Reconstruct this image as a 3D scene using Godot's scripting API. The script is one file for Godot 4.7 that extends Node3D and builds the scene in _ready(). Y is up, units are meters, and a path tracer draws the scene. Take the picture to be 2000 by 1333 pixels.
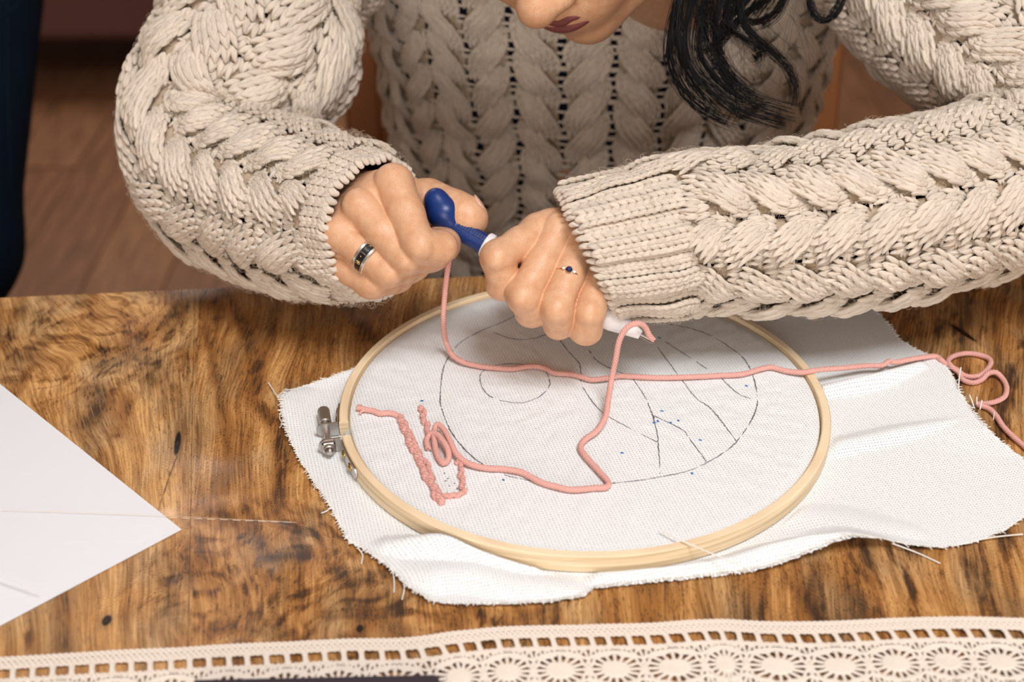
extends Node3D
# A woman works a punch needle through white cloth in a bamboo hoop, on a wooden table.
# Metres, y up; the table top is y = 0, the centre of the hoop is x = 0, z = 0.

const FLOOR := -0.75
var mats := {}
var rng := RandomNumberGenerator.new()

# ---------------------------------------------------------------- shapes
class Shape:
	var v := PackedVector3Array()
	var n := PackedVector3Array()
	var uv := PackedVector2Array()
	var c := PackedColorArray()
	var idx := PackedInt32Array()
	var tint := Color.WHITE
	var tinted := false

	func vert(p: Vector3, nn: Vector3, t := Vector2.ZERO) -> int:
		v.append(p); n.append(nn); uv.append(t)
		if tinted: c.append(tint)
		return v.size() - 1

	func quad(a: int, b: int, d: int, e: int) -> void:
		idx.append_array(PackedInt32Array([a, b, d, a, d, e]))

	# a grid of rows x cols points, already smooth; normals from neighbours
	func grid(p: PackedVector3Array, rows: int, cols: int, closed := false, uvs := PackedVector2Array(), flip := false) -> void:
		var base := v.size()
		for r in rows:
			for k in cols:
				var u0 := p[r * cols + ((k - 1 + cols) % cols if closed else maxi(k - 1, 0))]
				var u1 := p[r * cols + ((k + 1) % cols if closed else mini(k + 1, cols - 1))]
				var w0 := p[maxi(r - 1, 0) * cols + k]
				var w1 := p[mini(r + 1, rows - 1) * cols + k]
				var nn := (u1 - u0).cross(w1 - w0).normalized()
				v.append(p[r * cols + k]); n.append(-nn if flip else nn)
				uv.append(uvs[r * cols + k] if uvs.size() else Vector2(float(k) / cols, float(r) / rows))
				if tinted: c.append(tint)
		for r in rows - 1:
			for k in (cols if closed else cols - 1):
				var a := base + r * cols + k
				var b := base + r * cols + (k + 1) % cols
				idx.append_array(PackedInt32Array([a, b, b + cols, a, b + cols, a + cols]))

	# a tube along points, radius r(i), with round caps
	func tube(p: Array, rad, sides := 8, flat := 1.0, caps := true, start_up := Vector3.ZERO) -> void:
		var m := p.size()
		if m < 2: return
		var up := start_up
		var base := v.size()
		for i in m:
			var a: Vector3 = p[maxi(i - 1, 0)]
			var b: Vector3 = p[mini(i + 1, m - 1)]
			var t := (b - a).normalized()
			if up == Vector3.ZERO:
				up = t.cross(Vector3(0, 0, 1) if absf(t.z) < 0.9 else Vector3(1, 0, 0)).normalized()
			up = (up - t * up.dot(t)).normalized()
			var s := t.cross(up)
			var q: float = rad if rad is float else rad[i]
			for k in sides:
				var an := TAU * k / sides
				var d := up * (sin(an) * flat) + s * cos(an)
				vert(p[i] + d * q, (up * (sin(an) / flat) + s * cos(an)).normalized(), Vector2(float(k) / sides, float(i)))
		for i in m - 1:
			for k in sides:
				var a2 := base + i * sides + k
				var b2 := base + i * sides + (k + 1) % sides
				idx.append_array(PackedInt32Array([a2, b2, b2 + sides, a2, b2 + sides, a2 + sides]))
		if caps:
			for e in 2:
				var at := 0 if e == 0 else m - 1
				var t2: Vector3 = (p[1] - p[0]).normalized() * -1.0 if e == 0 else (p[m - 1] - p[m - 2]).normalized()
				var q2: float = rad if rad is float else rad[at]
				var tip := vert(p[at] + t2 * q2 * 0.5, t2)
				for k in sides:
					idx.append_array(PackedInt32Array([tip, base + at * sides + (k + 1) % sides, base + at * sides + k]))

	# profile of (radius, along) turned round axis at o
	func lathe(prof: Array, o: Vector3, axis: Vector3, sides := 32, from := 0.0, to := TAU, ref := Vector3.ZERO) -> void:
		var w := axis.normalized()
		var u := (ref if ref != Vector3.ZERO else (Vector3(0, 0, 1) if absf(w.z) < 0.9 else Vector3(1, 0, 0)))
		u = (u - w * u.dot(w)).normalized()
		var x := w.cross(u)
		var whole := absf(to - from - TAU) < 0.001
		for j in prof.size() - 1:          # flat-shaded between rings, smooth round
			var a: Vector2 = prof[j]
			var b: Vector2 = prof[j + 1]
			var d := (b - a).normalized()
			var base := v.size()
			for k in sides + 1:
				var an := from + (to - from) * k / sides
				var dir := u * cos(an) + x * sin(an)
				var nn := (dir * d.y - w * d.x).normalized()
				vert(o + dir * a.x + w * a.y, nn, Vector2(an * a.x, a.y))
				vert(o + dir * b.x + w * b.y, nn, Vector2(an * b.x, b.y))
			for k in sides:
				quad(base + 2 * k, base + 2 * k + 1, base + 2 * k + 3, base + 2 * k + 2)
		if not whole:
			for e in 2:
				var an2 := from if e == 0 else to
				var dir2 := u * cos(an2) + x * sin(an2)
				var nn2 := (u * -sin(an2) + x * cos(an2)) * (-1.0 if e == 0 else 1.0)
				var b0 := v.size()
				for q in prof: vert(o + dir2 * q.x + w * q.y, nn2, Vector2(q.x, q.y))
				for j in range(1, prof.size() - 1):
					idx.append_array(PackedInt32Array([b0, b0 + j, b0 + j + 1]))

	func ball(o: Vector3, r: Vector3, b := Basis.IDENTITY, rings := 10, sides := 16) -> void:
		var base := v.size()
		for i in rings + 1:
			var la := PI * i / rings
			for k in sides + 1:
				var lo := TAU * k / sides
				var d := Vector3(sin(la) * cos(lo), cos(la), sin(la) * sin(lo))
				vert(o + b * (d * r), (b * (d / r)).normalized(), Vector2(float(k) / sides, float(i) / rings))
		for i in rings:
			for k in sides:
				var a := base + i * (sides + 1) + k
				quad(a, a + 1, a + sides + 2, a + sides + 1)

	# box of given size with bevelled edges, at t
	func box(size: Vector3, t: Transform3D, bev := 0.001, uvscale := 1.0) -> void:
		var h := size * 0.5
		bev = minf(bev, minf(h.x, minf(h.y, h.z)) * 0.9)
		for ax in 3:
			for s in [-1.0, 1.0]:
				var nn := Vector3.ZERO; nn[ax] = s
				var a := (ax + 1) % 3
				var b := (ax + 2) % 3
				var q := []
				for k in [[-1, -1], [1, -1], [1, 1], [-1, 1]]:
					var p := Vector3.ZERO
					p[ax] = h[ax] * s; p[a] = (h[a] - bev) * k[0]; p[b] = (h[b] - bev) * k[1]
					q.append(vert(t * p, (t.basis * nn).normalized(), Vector2(p[a], p[b]) * uvscale))
				quad(q[0], q[1], q[2], q[3])
		for ax in 3:                       # twelve bevels
			var a := (ax + 1) % 3
			var b := (ax + 2) % 3
			for sa in [-1.0, 1.0]:
				for sb in [-1.0, 1.0]:
					var q := []
					for e in [-1.0, 1.0]:
						var p := Vector3.ZERO
						p[ax] = (h[ax] - bev) * e
						var p1 := p; p1[a] = h[a] * sa; p1[b] = (h[b] - bev) * sb
						var p2 := p; p2[a] = (h[a] - bev) * sa; p2[b] = h[b] * sb
						var n1 := Vector3.ZERO; n1[a] = sa
						var n2 := Vector3.ZERO; n2[b] = sb
						q.append(vert(t * p1, (t.basis * n1).normalized(), Vector2(p1[ax], p1[a]) * uvscale)); q.append(vert(t * p2, (t.basis * n2).normalized(), Vector2(p2[ax], p2[a]) * uvscale))
					quad(q[0], q[1], q[3], q[2])

	# a flat polygon (seen from +y) with thickness, top at y
	func slab(poly: Array, top: float, thick: float, uvo := Transform2D.IDENTITY) -> void:
		var flat := PackedVector2Array()
		for p in poly: flat.append(Vector2(p.x, p.z))
		var tri := Geometry2D.triangulate_polygon(flat)
		for s in [1.0, -1.0]:
			var b := v.size()
			for p in flat: vert(Vector3(p.x, top if s > 0 else top - thick, p.y), Vector3(0, s, 0), uvo * p)
			for k in range(0, tri.size(), 3):
				idx.append_array(PackedInt32Array([b + tri[k], b + tri[k + 1], b + tri[k + 2]]))
		for k in flat.size():
			var p := flat[k]
			var q := flat[(k + 1) % flat.size()]
			var nn := Vector3(q.y - p.y, 0, p.x - q.x).normalized()
			var b2 := v.size()
			for w in [p, q]:
				vert(Vector3(w.x, top, w.y), nn, uvo * w); vert(Vector3(w.x, top - thick, w.y), nn, uvo * w)
			quad(b2, b2 + 1, b2 + 3, b2 + 2)

	# narrow or widen along a direction through the origin
	func squeeze(dir: Vector3, by: float) -> Shape:
		for k in v.size():
			v[k] += dir * (by - 1.0) * v[k].dot(dir)
			n[k] = (n[k] + dir * (1.0 / by - 1.0) * n[k].dot(dir)).normalized()
		return self

	func add(o: Shape) -> void:
		var b := v.size()
		v.append_array(o.v); n.append_array(o.n); uv.append_array(o.uv); c.append_array(o.c)
		for i in o.idx: idx.append(i + b)

	func mesh(fix := true) -> ArrayMesh:
		if fix:                            # front faces run clockwise
			for k in range(0, idx.size(), 3):
				var a := v[idx[k]]
				var g := (v[idx[k + 1]] - a).cross(v[idx[k + 2]] - a)
				if g.dot(n[idx[k]] + n[idx[k + 1]] + n[idx[k + 2]]) > 0.0:
					var w := idx[k + 1]; idx[k + 1] = idx[k + 2]; idx[k + 2] = w
		var arr := []
		arr.resize(Mesh.ARRAY_MAX)
		arr[Mesh.ARRAY_VERTEX] = v; arr[Mesh.ARRAY_NORMAL] = n; arr[Mesh.ARRAY_TEX_UV] = uv; arr[Mesh.ARRAY_INDEX] = idx
		if tinted: arr[Mesh.ARRAY_COLOR] = c
		var m := ArrayMesh.new()
		m.add_surface_from_arrays(Mesh.PRIMITIVE_TRIANGLES, arr)
		return m

func part(called: String, s: Shape, m: Material, parent: Node = self, fix := true) -> MeshInstance3D:
	var o := MeshInstance3D.new()
	o.name = called
	o.mesh = s.mesh(fix)
	o.material_override = m
	parent.add_child(o, true)
	return o

func tag(o: Node, label: String, category := "", group := "", kind := "") -> Node:
	if label: o.set_meta("label", label)
	if category: o.set_meta("category", category)
	if group: o.set_meta("group", group)
	if kind: o.set_meta("kind", kind)
	return o

func thing(called: String, label: String, category: String, at := Vector3.ZERO, group := "") -> Node3D:
	var o := Node3D.new()
	o.name = called
	add_child(o, true)
	o.position = at
	tag(o, label, category, group)
	return o

func hue(r: int, g: int, b: int) -> Color:
	return Color(r / 255.0, g / 255.0, b / 255.0)

func mat(called: String, col: Color, rough := 0.6, metal := 0.0, spec := 0.5) -> StandardMaterial3D:
	var m := StandardMaterial3D.new()
	m.resource_name = called
	m.albedo_color = col
	m.roughness = rough
	m.metallic = metal
	m.metallic_specular = spec
	mats[called] = m
	return m

func noise(freq: float, oct := 3, sd := 1, kind := FastNoiseLite.TYPE_SIMPLEX_SMOOTH) -> FastNoiseLite:
	var f := FastNoiseLite.new()
	f.noise_type = kind
	f.frequency = freq
	f.fractal_octaves = oct
	f.seed = sd
	return f

# smooth curve through points, sampled about every step metres
func curve(p: Array, step := 0.001) -> Array:
	var out := []
	var m := p.size()
	for i in m - 1:
		var a: Vector3 = p[maxi(i - 1, 0)]
		var b: Vector3 = p[i]
		var c: Vector3 = p[i + 1]
		var d: Vector3 = p[mini(i + 2, m - 1)]
		var k := maxi(1, int(ceil(b.distance_to(c) / step)))
		for j in k:
			out.append(b.cubic_interpolate(c, a, d, float(j) / k))
	out.append(p[m - 1])
	return out

# plied yarn along a path
func yarn(s: Shape, path: Array, r: float, plies := 4, pitch := 0.0065, sides := 6) -> void:
	var m := path.size()
	var strands := []
	for k in plies: strands.append([])
	var up := Vector3.ZERO
	var run := 0.0
	for i in m:
		var t: Vector3 = (path[mini(i + 1, m - 1)] - path[maxi(i - 1, 0)]).normalized()
		if up == Vector3.ZERO:
			up = t.cross(Vector3(0, 0, 1) if absf(t.z) < 0.9 else Vector3(1, 0, 0)).normalized()
		up = (up - t * up.dot(t)).normalized()
		var sd := t.cross(up)
		if i > 0: run += path[i].distance_to(path[i - 1])
		for k in plies:
			var an := TAU * (run / pitch + float(k) / plies)
			strands[k].append(path[i] + (up * sin(an) + sd * cos(an)) * r * 0.58)
	for k in plies: s.tube(strands[k], r * 0.46, sides)

# ---------------------------------------------------------------- the scene
func _ready() -> void:
	rng.seed = 7
	var cam := Camera3D.new()
	cam.name = "camera"
	add_child(cam)
	cam.transform = Transform3D(Basis(Vector3(0.99994, -0.009385, 0.005712), Vector3(0.010987, 0.854180, -0.519862), Vector3(0, 0.519893, 0.854232)), Vector3(-0.0406, 0.4536, 0.6623))
	cam.near = 0.05
	cam.far = 30.0
	var lens := CameraAttributesPhysical.new()
	lens.frustum_focal_length = 48.62
	lens.frustum_focus_distance = 0.775
	lens.exposure_aperture = 6.3
	cam.attributes = lens
	cam.fov = 27.733
	cam.current = true

	var around := WorldEnvironment.new()
	around.name = "surroundings"
	var env := Environment.new()
	env.background_mode = Environment.BG_COLOR
	env.background_color = Color(0.02, 0.02, 0.02)
	env.tonemap_mode = Environment.TONE_MAPPER_LINEAR
	env.tonemap_exposure = 0.40
	env.sdfgi_enabled = true
	env.ssao_enabled = true
	env.ssil_enabled = true
	around.environment = env
	add_child(around)

	unseen_ceiling_lamp("unseen_ceiling_lamp", "unseen square white ceiling panel lamp, placed to light the table from above in front", Vector3(0.40, 1.83, 0.85), Vector2(0.75, 0.75), 8.8)  # out of view, placed to light table, hands and sleeves from above
	unseen_ceiling_lamp("unseen_ceiling_lamp_001", "unseen square white ceiling panel lamp, placed to light the floor behind", Vector3(-1.0, 1.83, -2.7), Vector2(1.0, 1.0), 6.0)  # out of view, placed to light the floor behind her
	var front_fill := AreaLight3D.new()          # added fill light behind the camera, brightens the sweater front
	front_fill.name = "window_fill_light"
	front_fill.area_size = Vector2(1.7, 1.25)
	front_fill.light_energy = 9.0
	front_fill.light_color = Color(1.0, 0.96, 0.92)
	front_fill.shadow_enabled = true
	front_fill.area_range = 12.0
	front_fill.position = Vector3(-0.2, 0.675, 2.81)
	add_child(front_fill)

	make_materials()
	room()
	table()
	hoop()
	cloth()
	threads()
	loose_things()
	lace()
	tool_and_rings()
	woman()
	onlooker()

func unseen_ceiling_lamp(called: String, label: String, at: Vector3, size: Vector2, energy: float) -> void:
	var o := thing(called, label, "lamp", at)
	var s := Shape.new()
	s.box(Vector3(size.x + 0.04, 0.03, size.y + 0.04), Transform3D(Basis.IDENTITY, Vector3(0, 0.005, 0)), 0.004)
	part("frame", s, mat("lamp_frame", Color(0.85, 0.85, 0.85), 0.5), o)
	var d := Shape.new()
	d.box(Vector3(size.x, 0.012, size.y), Transform3D(Basis.IDENTITY, Vector3(0, -0.014, 0)), 0.002)
	var g := mat("lamp_glow", Color(1, 1, 1), 0.6)
	g.emission_enabled = true
	g.emission = Color(0.99, 0.985, 0.985)
	g.emission_energy_multiplier = 1.0
	part("diffuser_lamp_face", d, g, o)
	var l := AreaLight3D.new()
	l.name = "panel_light"
	l.area_size = size
	l.light_energy = energy
	l.light_color = Color(0.99, 0.985, 0.985)
	l.shadow_enabled = true
	l.area_range = 12.0
	l.position = Vector3(0, -0.026, 0)
	l.rotation_degrees.x = -90
	o.add_child(l)

# ---------------------------------------------------------------- materials
func picture(w: int, h: int, bytes: PackedByteArray, channels := 3) -> ImageTexture:
	return ImageTexture.create_from_image(Image.create_from_data(w, h, false, Image.FORMAT_RGB8 if channels == 3 else (Image.FORMAT_RGBA8 if channels == 4 else Image.FORMAT_L8), bytes))

func noise_map(freq: float, oct: int, sd: int, size := 512, normal := false, strength := 4.0) -> NoiseTexture2D:
	var t := NoiseTexture2D.new()
	t.width = size; t.height = size
	t.seamless = true
	t.noise = noise(freq, oct, sd)
	t.as_normal_map = normal
	t.bump_strength = strength
	return t

func make_materials() -> void:
	# skin: pores and fine mottling
	var skin := mat("skin", hue(226, 186, 151), 0.40, 0.0, 0.48)
	skin.uv1_triplanar = true
	skin.uv1_scale = Vector3(22, 22, 22)
	var mottle := Gradient.new()
	mottle.set_color(0, Color(0.92, 0.82, 0.77)); mottle.set_color(1, Color(1, 1, 1))
	var st := noise_map(0.012, 4, 3)
	st.color_ramp = mottle
	skin.albedo_texture = st
	skin.normal_enabled = true
	skin.normal_texture = noise_map(0.09, 3, 5, 512, true, 5.0)
	skin.normal_scale = 0.5
	mat("lip", hue(126, 70, 72), 0.4)
	mat("nail", hue(232, 186, 168), 0.25)
	# yarns and cloth
	mat("pink_yarn", hue(222, 170, 161), 0.85, 0.0, 0.25)
	mat("white_thread", hue(238, 236, 230), 0.9, 0.0, 0.2)
	mat("lace_thread", hue(234, 223, 211), 0.9, 0.0, 0.2)
	mat("denim", hue(14, 26, 40), 0.9, 0.0, 0.2)
	mat("undershirt", hue(20, 26, 44), 0.9, 0.0, 0.2)
	mat("pencil", hue(112, 111, 116), 0.7)
	mat("blue_ink", hue(60, 120, 190), 0.7)
	# metals, plastics
	mat("steel", hue(196, 192, 188), 0.36, 1.0)
	mat("silver", hue(232, 229, 222), 0.3, 1.0)
	mat("gold", hue(226, 190, 130), 0.18, 1.0)
	mat("brass", hue(190, 160, 100), 0.3, 1.0)
	mat("black_enamel", hue(18, 18, 20), 0.35)
	mat("blue_plastic", hue(14, 50, 118), 0.36)
	mat("blue_plastic_dark", hue(8, 30, 80), 0.4)
	mat("white_plastic", hue(240, 240, 242), 0.35)
	mat("sapphire", hue(12, 18, 76), 0.3, 0.0, 0.3)
	mat("diamond", hue(245, 240, 240), 0.05)
	mat("paper", hue(236, 239, 244), 0.85, 0.0, 0.2)
	var film := mat("film", Color(1, 1, 1, 0.02), 0.08, 0.0, 0.12)
	film.transparency = BaseMaterial3D.TRANSPARENCY_ALPHA
	mat("film_seam", hue(222, 205, 182), 0.4)
	mat("dark_cover", hue(46, 36, 46), 0.6)
	var hair := mat("hair", hue(10, 8, 9), 0.45, 0.0, 0.3)
	hair.anisotropy_enabled = false
	# bamboo with fine fibres along the ring (u runs round, v across)
	var bamboo := mat("bamboo", hue(240, 220, 186), 0.5, 0.0, 0.4)
	bamboo.albedo_texture = fibre_map(1024, 128, 11)
	bamboo.uv1_scale = Vector3(5.0, 45, 1)
	# wool: beige with fine fibre relief
	var wool := mat("wool", Color(1, 1, 1), 0.95, 0.0, 0.15)
	wool.vertex_color_use_as_albedo = true
	wool.rim_enabled = true
	wool.rim = 0.25
	wool.rim_tint = 0.6
	mat("wool_fibre", hue(226, 210, 190), 0.9, 0.0, 0.2)
	var back := mat("wool_backing", hue(196, 176, 152), 1.0, 0.0, 0.1)
	back.uv1_triplanar = true

func fibre_map(w: int, h: int, sd: int) -> ImageTexture:
	var b := PackedByteArray()
	b.resize(w * h * 3)
	var f := noise(0.02, 4, sd)
	var g := noise(0.004, 2, sd + 1)
	for y in h:
		for x in w:
			var a := TAU * x / w
			var k := f.get_noise_3d(cos(a) * 18.0, sin(a) * 18.0, y * 9.0) * 0.22 + g.get_noise_3d(cos(a) * 40.0, sin(a) * 40.0, y * 20.0) * 0.14
			var l := 0.93 + k
			var i := (y * w + x) * 3
			b[i] = clampi(int(255 * minf(1.0, l + 0.02)), 0, 255)
			b[i + 1] = clampi(int(255 * l), 0, 255)
			b[i + 2] = clampi(int(255 * (l - 0.02 + k * 0.3)), 0, 255)
	return picture(w, h, b)

# ---------------------------------------------------------------- wood of the table top
const WOOD_X0 := -0.46
const WOOD_Z0 := -0.20
const WOOD_W := 0.92
const WOOD_H := 0.46
const WOOD_PX := 2048
const WOOD_PY := 1024
var wood_rows := []
var wn := []

static func near_line(p: Vector2, line: Array) -> float:
	var best := 9.0
	for k in line.size() - 1:
		var q := Geometry2D.get_closest_point_to_segment(p, line[k], line[k + 1])
		best = minf(best, p.distance_squared_to(q))
	return sqrt(best)

func flat2(a: Array) -> Array:
	var out := []
	for p in a: out.append(Vector2(p.x, p.z))
	return out

func wood_band(from: int, to: int, streaks: Array, burls: Array, knots: Array, out: int) -> void:
	var b := PackedByteArray()
	b.resize((to - from) * WOOD_PX * 3)
	var nwarp: FastNoiseLite = wn[0]
	var nband: FastNoiseLite = wn[1]
	var nfine: FastNoiseLite = wn[2]
	var npore: FastNoiseLite = wn[3]
	var nblot: FastNoiseLite = wn[4]
	var i := 0
	for y in range(from, to):
		var z := WOOD_Z0 + WOOD_H * y / WOOD_PY
		for x in WOOD_PX:
			var px := WOOD_X0 + WOOD_W * x / WOOD_PX
			var seam := -0.2518 + (z + 0.1543) * 0.178
			var a := px - seam
			var plank := 0.0
			var g := a
			var burl := 0.0
			var dark := 0.0
			for q in burls:
				var d2: float = ((px - q.x) * (px - q.x) + (z - q.y) * (z - q.y)) / (q.z * q.z)
				if d2 < 4.0: burl += exp(-d2 * 1.3)
			burl = minf(burl, 1.0)
			if a < 0.0:
				g = a - (z - 0.06) * 0.30 * minf(1.0, -a * 10.0)
			else:                              # grain fans out towards the back edge
				plank = 1.0
				g = (px + 0.05) / (1.0 - 0.9 * z) + 0.006 * sin(z * 16.0 + 1.0)
			var w := nwarp.get_noise_3d(px * 14.0, z * 7.0, plank * 30.0)
			var w2 := nwarp.get_noise_3d(px * 42.0 + 50.0, z * 36.0, plank * 30.0)
			g += w * 0.006
			var gf := g + w2 * 0.0015 * burl
			g += w2 * 0.007 * burl
			var t := z + w2 * 0.012 * burl
			var band := nband.get_noise_3d(g * 75.0, t * (3.0 + 14.0 * burl), plank * 40.0)
			var fine := nfine.get_noise_3d(gf * 900.0, z * 24.0, plank * 40.0)
			var pore := npore.get_noise_3d(gf * 1500.0, z * 120.0, plank * 40.0)
			var blot := nblot.get_noise_3d(px * 30.0 + w * 2.0, z * 17.0, plank * 40.0)
			# colour: light tan - honey - dark brown - grey brown
			var l := 0.66 + band * 0.40 + fine * 0.42 + blot * 0.16
			if burl > 0.05:
				dark = maxf(0.0, nblot.get_noise_3d(px * 85.0 + w * 4.0 + 9.0, z * 60.0, 5.0 + plank) + 0.02) * burl * 1.05
			if px > 0.05:
				dark = maxf(dark, maxf(0.0, nblot.get_noise_3d(g * 75.0, z * 22.0, 77.0) - 0.10) * 1.5 * minf(1.0, (px - 0.05) * 12.0))
			l += 0.05 if plank == 0.0 else -0.07
			for q in streaks:
				if px > q[1].x and px < q[1].y:
					var dd := near_line(Vector2(px + w * 0.004, z), q[0])
					if dd < q[2] * 2.5: dark = maxf(dark, exp(-dd * dd / (q[2] * q[2])) * clampf(0.35 + blot * 1.3 + fine * 1.5, 0.0, 0.95) * q[3])
			l -= dark * 0.85
			if pore > 0.33 - blot * 0.2: l -= minf(0.32, (pore - 0.33 + blot * 0.2) * 2.2)
			l = clampf(l, 0.0, 1.0)
			var grey := clampf(nblot.get_noise_3d(px * 24.0, z * 12.0, 200.0) * 1.3 + 0.1 + (0.25 if px > 0.1 else (0.14 if plank == 0.0 else -0.08)), 0.0, 0.75)
			var r: float
			var gg: float
			var bl: float
			if l < 0.4:
				var k := l / 0.4
				r = lerpf(74, 150, k); gg = lerpf(50, 100, k); bl = lerpf(34, 52, k)
			else:
				var k2 := (l - 0.4) / 0.6
				r = lerpf(150, 228, k2); gg = lerpf(100, 178, k2); bl = lerpf(52, 116, k2)
			if grey > 0.0:
				var m := (r + gg + bl) / 3.0
				r = lerpf(r, m * 1.16, grey * 0.6); gg = lerpf(gg, m * 1.0, grey * 0.6); bl = lerpf(bl, m * 0.80, grey * 0.6)
			for q in knots:
				var kx: float = (px - q[0].x) * q[2] + (z - q[0].y) * q[3]
				var kz: float = -(px - q[0].x) * q[3] + (z - q[0].y) * q[2]
				var kd: float = sqrt(kx * kx / (q[1].x * q[1].x) + kz * kz / (q[1].y * q[1].y))
				if kd < 3.0:
					var kk := clampf(1.35 - absf(kd - 0.75) * 1.9, 0.0, 1.0) + 0.25 * clampf(1.0 - kd / 3.0, 0.0, 1.0)
					if kd < 0.7:
						r = lerpf(r, 112, 0.8); gg = lerpf(gg, 62, 0.8); bl = lerpf(bl, 38, 0.8)
					kk = minf(kk, 0.93)
					r *= 1.0 - kk * 0.86; gg *= 1.0 - kk * 0.88; bl *= 1.0 - kk * 0.86
			b[i] = clampi(int(r), 0, 255); b[i + 1] = clampi(int(gg), 0, 255); b[i + 2] = clampi(int(bl), 0, 255)
			i += 3
	wood_rows[out] = b

func wood_picture() -> ImageTexture:
	wn = [noise(1.0, 2, 21), noise(1.0, 3, 22), noise(1.0, 3, 23), noise(1.0, 2, 24), noise(1.0, 4, 25)]
	var streaks := []
	for q in [[[Vector3(-0.2345, 0, -0.1582), Vector3(-0.2132, 0, -0.1034), Vector3(-0.1996, 0, -0.0659), Vector3(-0.1849, 0, -0.0091), Vector3(-0.1661, 0, 0.0418), Vector3(-0.1641, 0, 0.0872)], 0.0045, 1.0], [[Vector3(-0.2384, 0, -0.104), Vector3(-0.2158, 0, -0.0315), Vector3(-0.1989, 0, 0.0412), Vector3(-0.1944, 0, 0.0909)], 0.003, 0.7],
			[[Vector3(-0.3402, 0, -0.0688), Vector3(-0.339, 0, -0.0229), Vector3(-0.3175, 0, 0.0093)], 0.004, 0.8], [[Vector3(-0.2548, 0, -0.1376), Vector3(-0.2748, 0, -0.1048), Vector3(-0.284, 0, -0.0737)], 0.011, 0.85], [[Vector3(-0.2945, 0, -0.0331), Vector3(-0.2843, 0, -0.011), Vector3(-0.2878, 0, 0.0047)], 0.007, 0.9],
			[[Vector3(-0.267, 0, -0.027), Vector3(-0.2685, 0, 0.0051), Vector3(-0.2675, 0, 0.0153)], 0.004, 0.8], [[Vector3(-0.2269, 0, 0.0358), Vector3(-0.2273, 0, 0.0684), Vector3(-0.2282, 0, 0.086)], 0.0004, 1.0], [[Vector3(-0.2604, 0, 0.1493), Vector3(-0.2501, 0, 0.1914)], 0.005, 0.85], [[Vector3(-0.2712, 0, 0.1776), Vector3(-0.2673, 0, 0.1879)], 0.003, 1.0],
			[[Vector3(-0.1844, 0, 0.0868), Vector3(-0.1654, 0, 0.1242), Vector3(-0.145, 0, 0.1226), Vector3(-0.1336, 0, 0.1325), Vector3(-0.1195, 0, 0.1479)], 0.006, 0.8], [[Vector3(-0.2087, 0, 0.0864), Vector3(-0.2065, 0, 0.1115), Vector3(-0.1987, 0, 0.1391), Vector3(-0.1772, 0, 0.1757)], 0.005, 0.6], [[Vector3(-0.1304, 0, 0.1623), Vector3(-0.116, 0, 0.159), Vector3(-0.0999, 0, 0.1769)], 0.008, 0.7],
			[[Vector3(0.0794, 0, 0.1399), Vector3(0.0776, 0, 0.1511), Vector3(0.0764, 0, 0.1745)], 0.004, 0.9], [[Vector3(0.1078, 0, 0.1366), Vector3(0.0993, 0, 0.1552), Vector3(0.1029, 0, 0.1749)], 0.005, 0.95], [[Vector3(0.1366, 0, 0.1214), Vector3(0.1248, 0, 0.1519), Vector3(0.1221, 0, 0.1752)], 0.007, 0.8],
			[[Vector3(0.0229, 0, 0.1502), Vector3(0.0233, 0, 0.1736)], 0.006, 0.5], [[Vector3(-0.145, 0, -0.1284), Vector3(-0.1316, 0, -0.089)], 0.006, 0.8]]:
		var f := flat2(q[0])
		var lo := 9.0
		var hi := -9.0
		for p in f:
			lo = minf(lo, p.x); hi = maxf(hi, p.x)
		streaks.append([f, Vector2(lo - q[1] * 3, hi + q[1] * 3), q[1], q[2]])
	var burls := []
	for q in [[Vector3(-0.3227, 0, -0.0745), 0.075], [Vector3(-0.2881, 0, -0.1051), 0.06], [Vector3(-0.1551, 0, 0.1244), 0.06], [Vector3(-0.111, 0, 0.1591), 0.05], [Vector3(-0.1867, 0, 0.1355), 0.04], [Vector3(-0.0664, 0, 0.1705), 0.05]]:
		burls.append(Vector3(q[0].x, q[0].z, q[1]))
	var knots := []
	for q in [[Vector3(-0.2304, 0, 0.024), Vector2(0.0013, 0.0090), 0.99, -0.12], [Vector3(-0.235, 0, 0.1685), Vector2(0.0017, 0.0028), 1.0, 0.0], [Vector3(-0.114, 0, 0.176), Vector2(0.0012, 0.002), 1.0, 0.0], [Vector3(0.245, 0, -0.0873), Vector2(0.0014, 0.009), 0.9, -0.43]]:
		knots.append([Vector2(q[0].x, q[0].z), q[1], q[2], q[3]])
	var threads := []
	var parts := 8
	wood_rows.resize(parts)
	for k in parts:
		var th := Thread.new()
		th.start(wood_band.bind(k * WOOD_PY / parts, (k + 1) * WOOD_PY / parts, streaks, burls, knots, k))
		threads.append(th)
	for th in threads: th.wait_to_finish()
	var all := PackedByteArray()
	for r in wood_rows: all.append_array(r)
	return picture(WOOD_PX, WOOD_PY, all)

# ---------------------------------------------------------------- room and table
func struct(called: String, s: Shape, m: Material, parent: Node = self) -> MeshInstance3D:
	var o := part(called, s, m, parent)
	if parent == self: o.set_meta("kind", "structure")
	return o

func slab_box(called: String, lo: Vector3, hi: Vector3, m: Material, bev := 0.001) -> MeshInstance3D:
	var s := Shape.new()
	s.box(hi - lo, Transform3D(Basis.IDENTITY, (lo + hi) * 0.5), bev)
	return struct(called, s, m)

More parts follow.
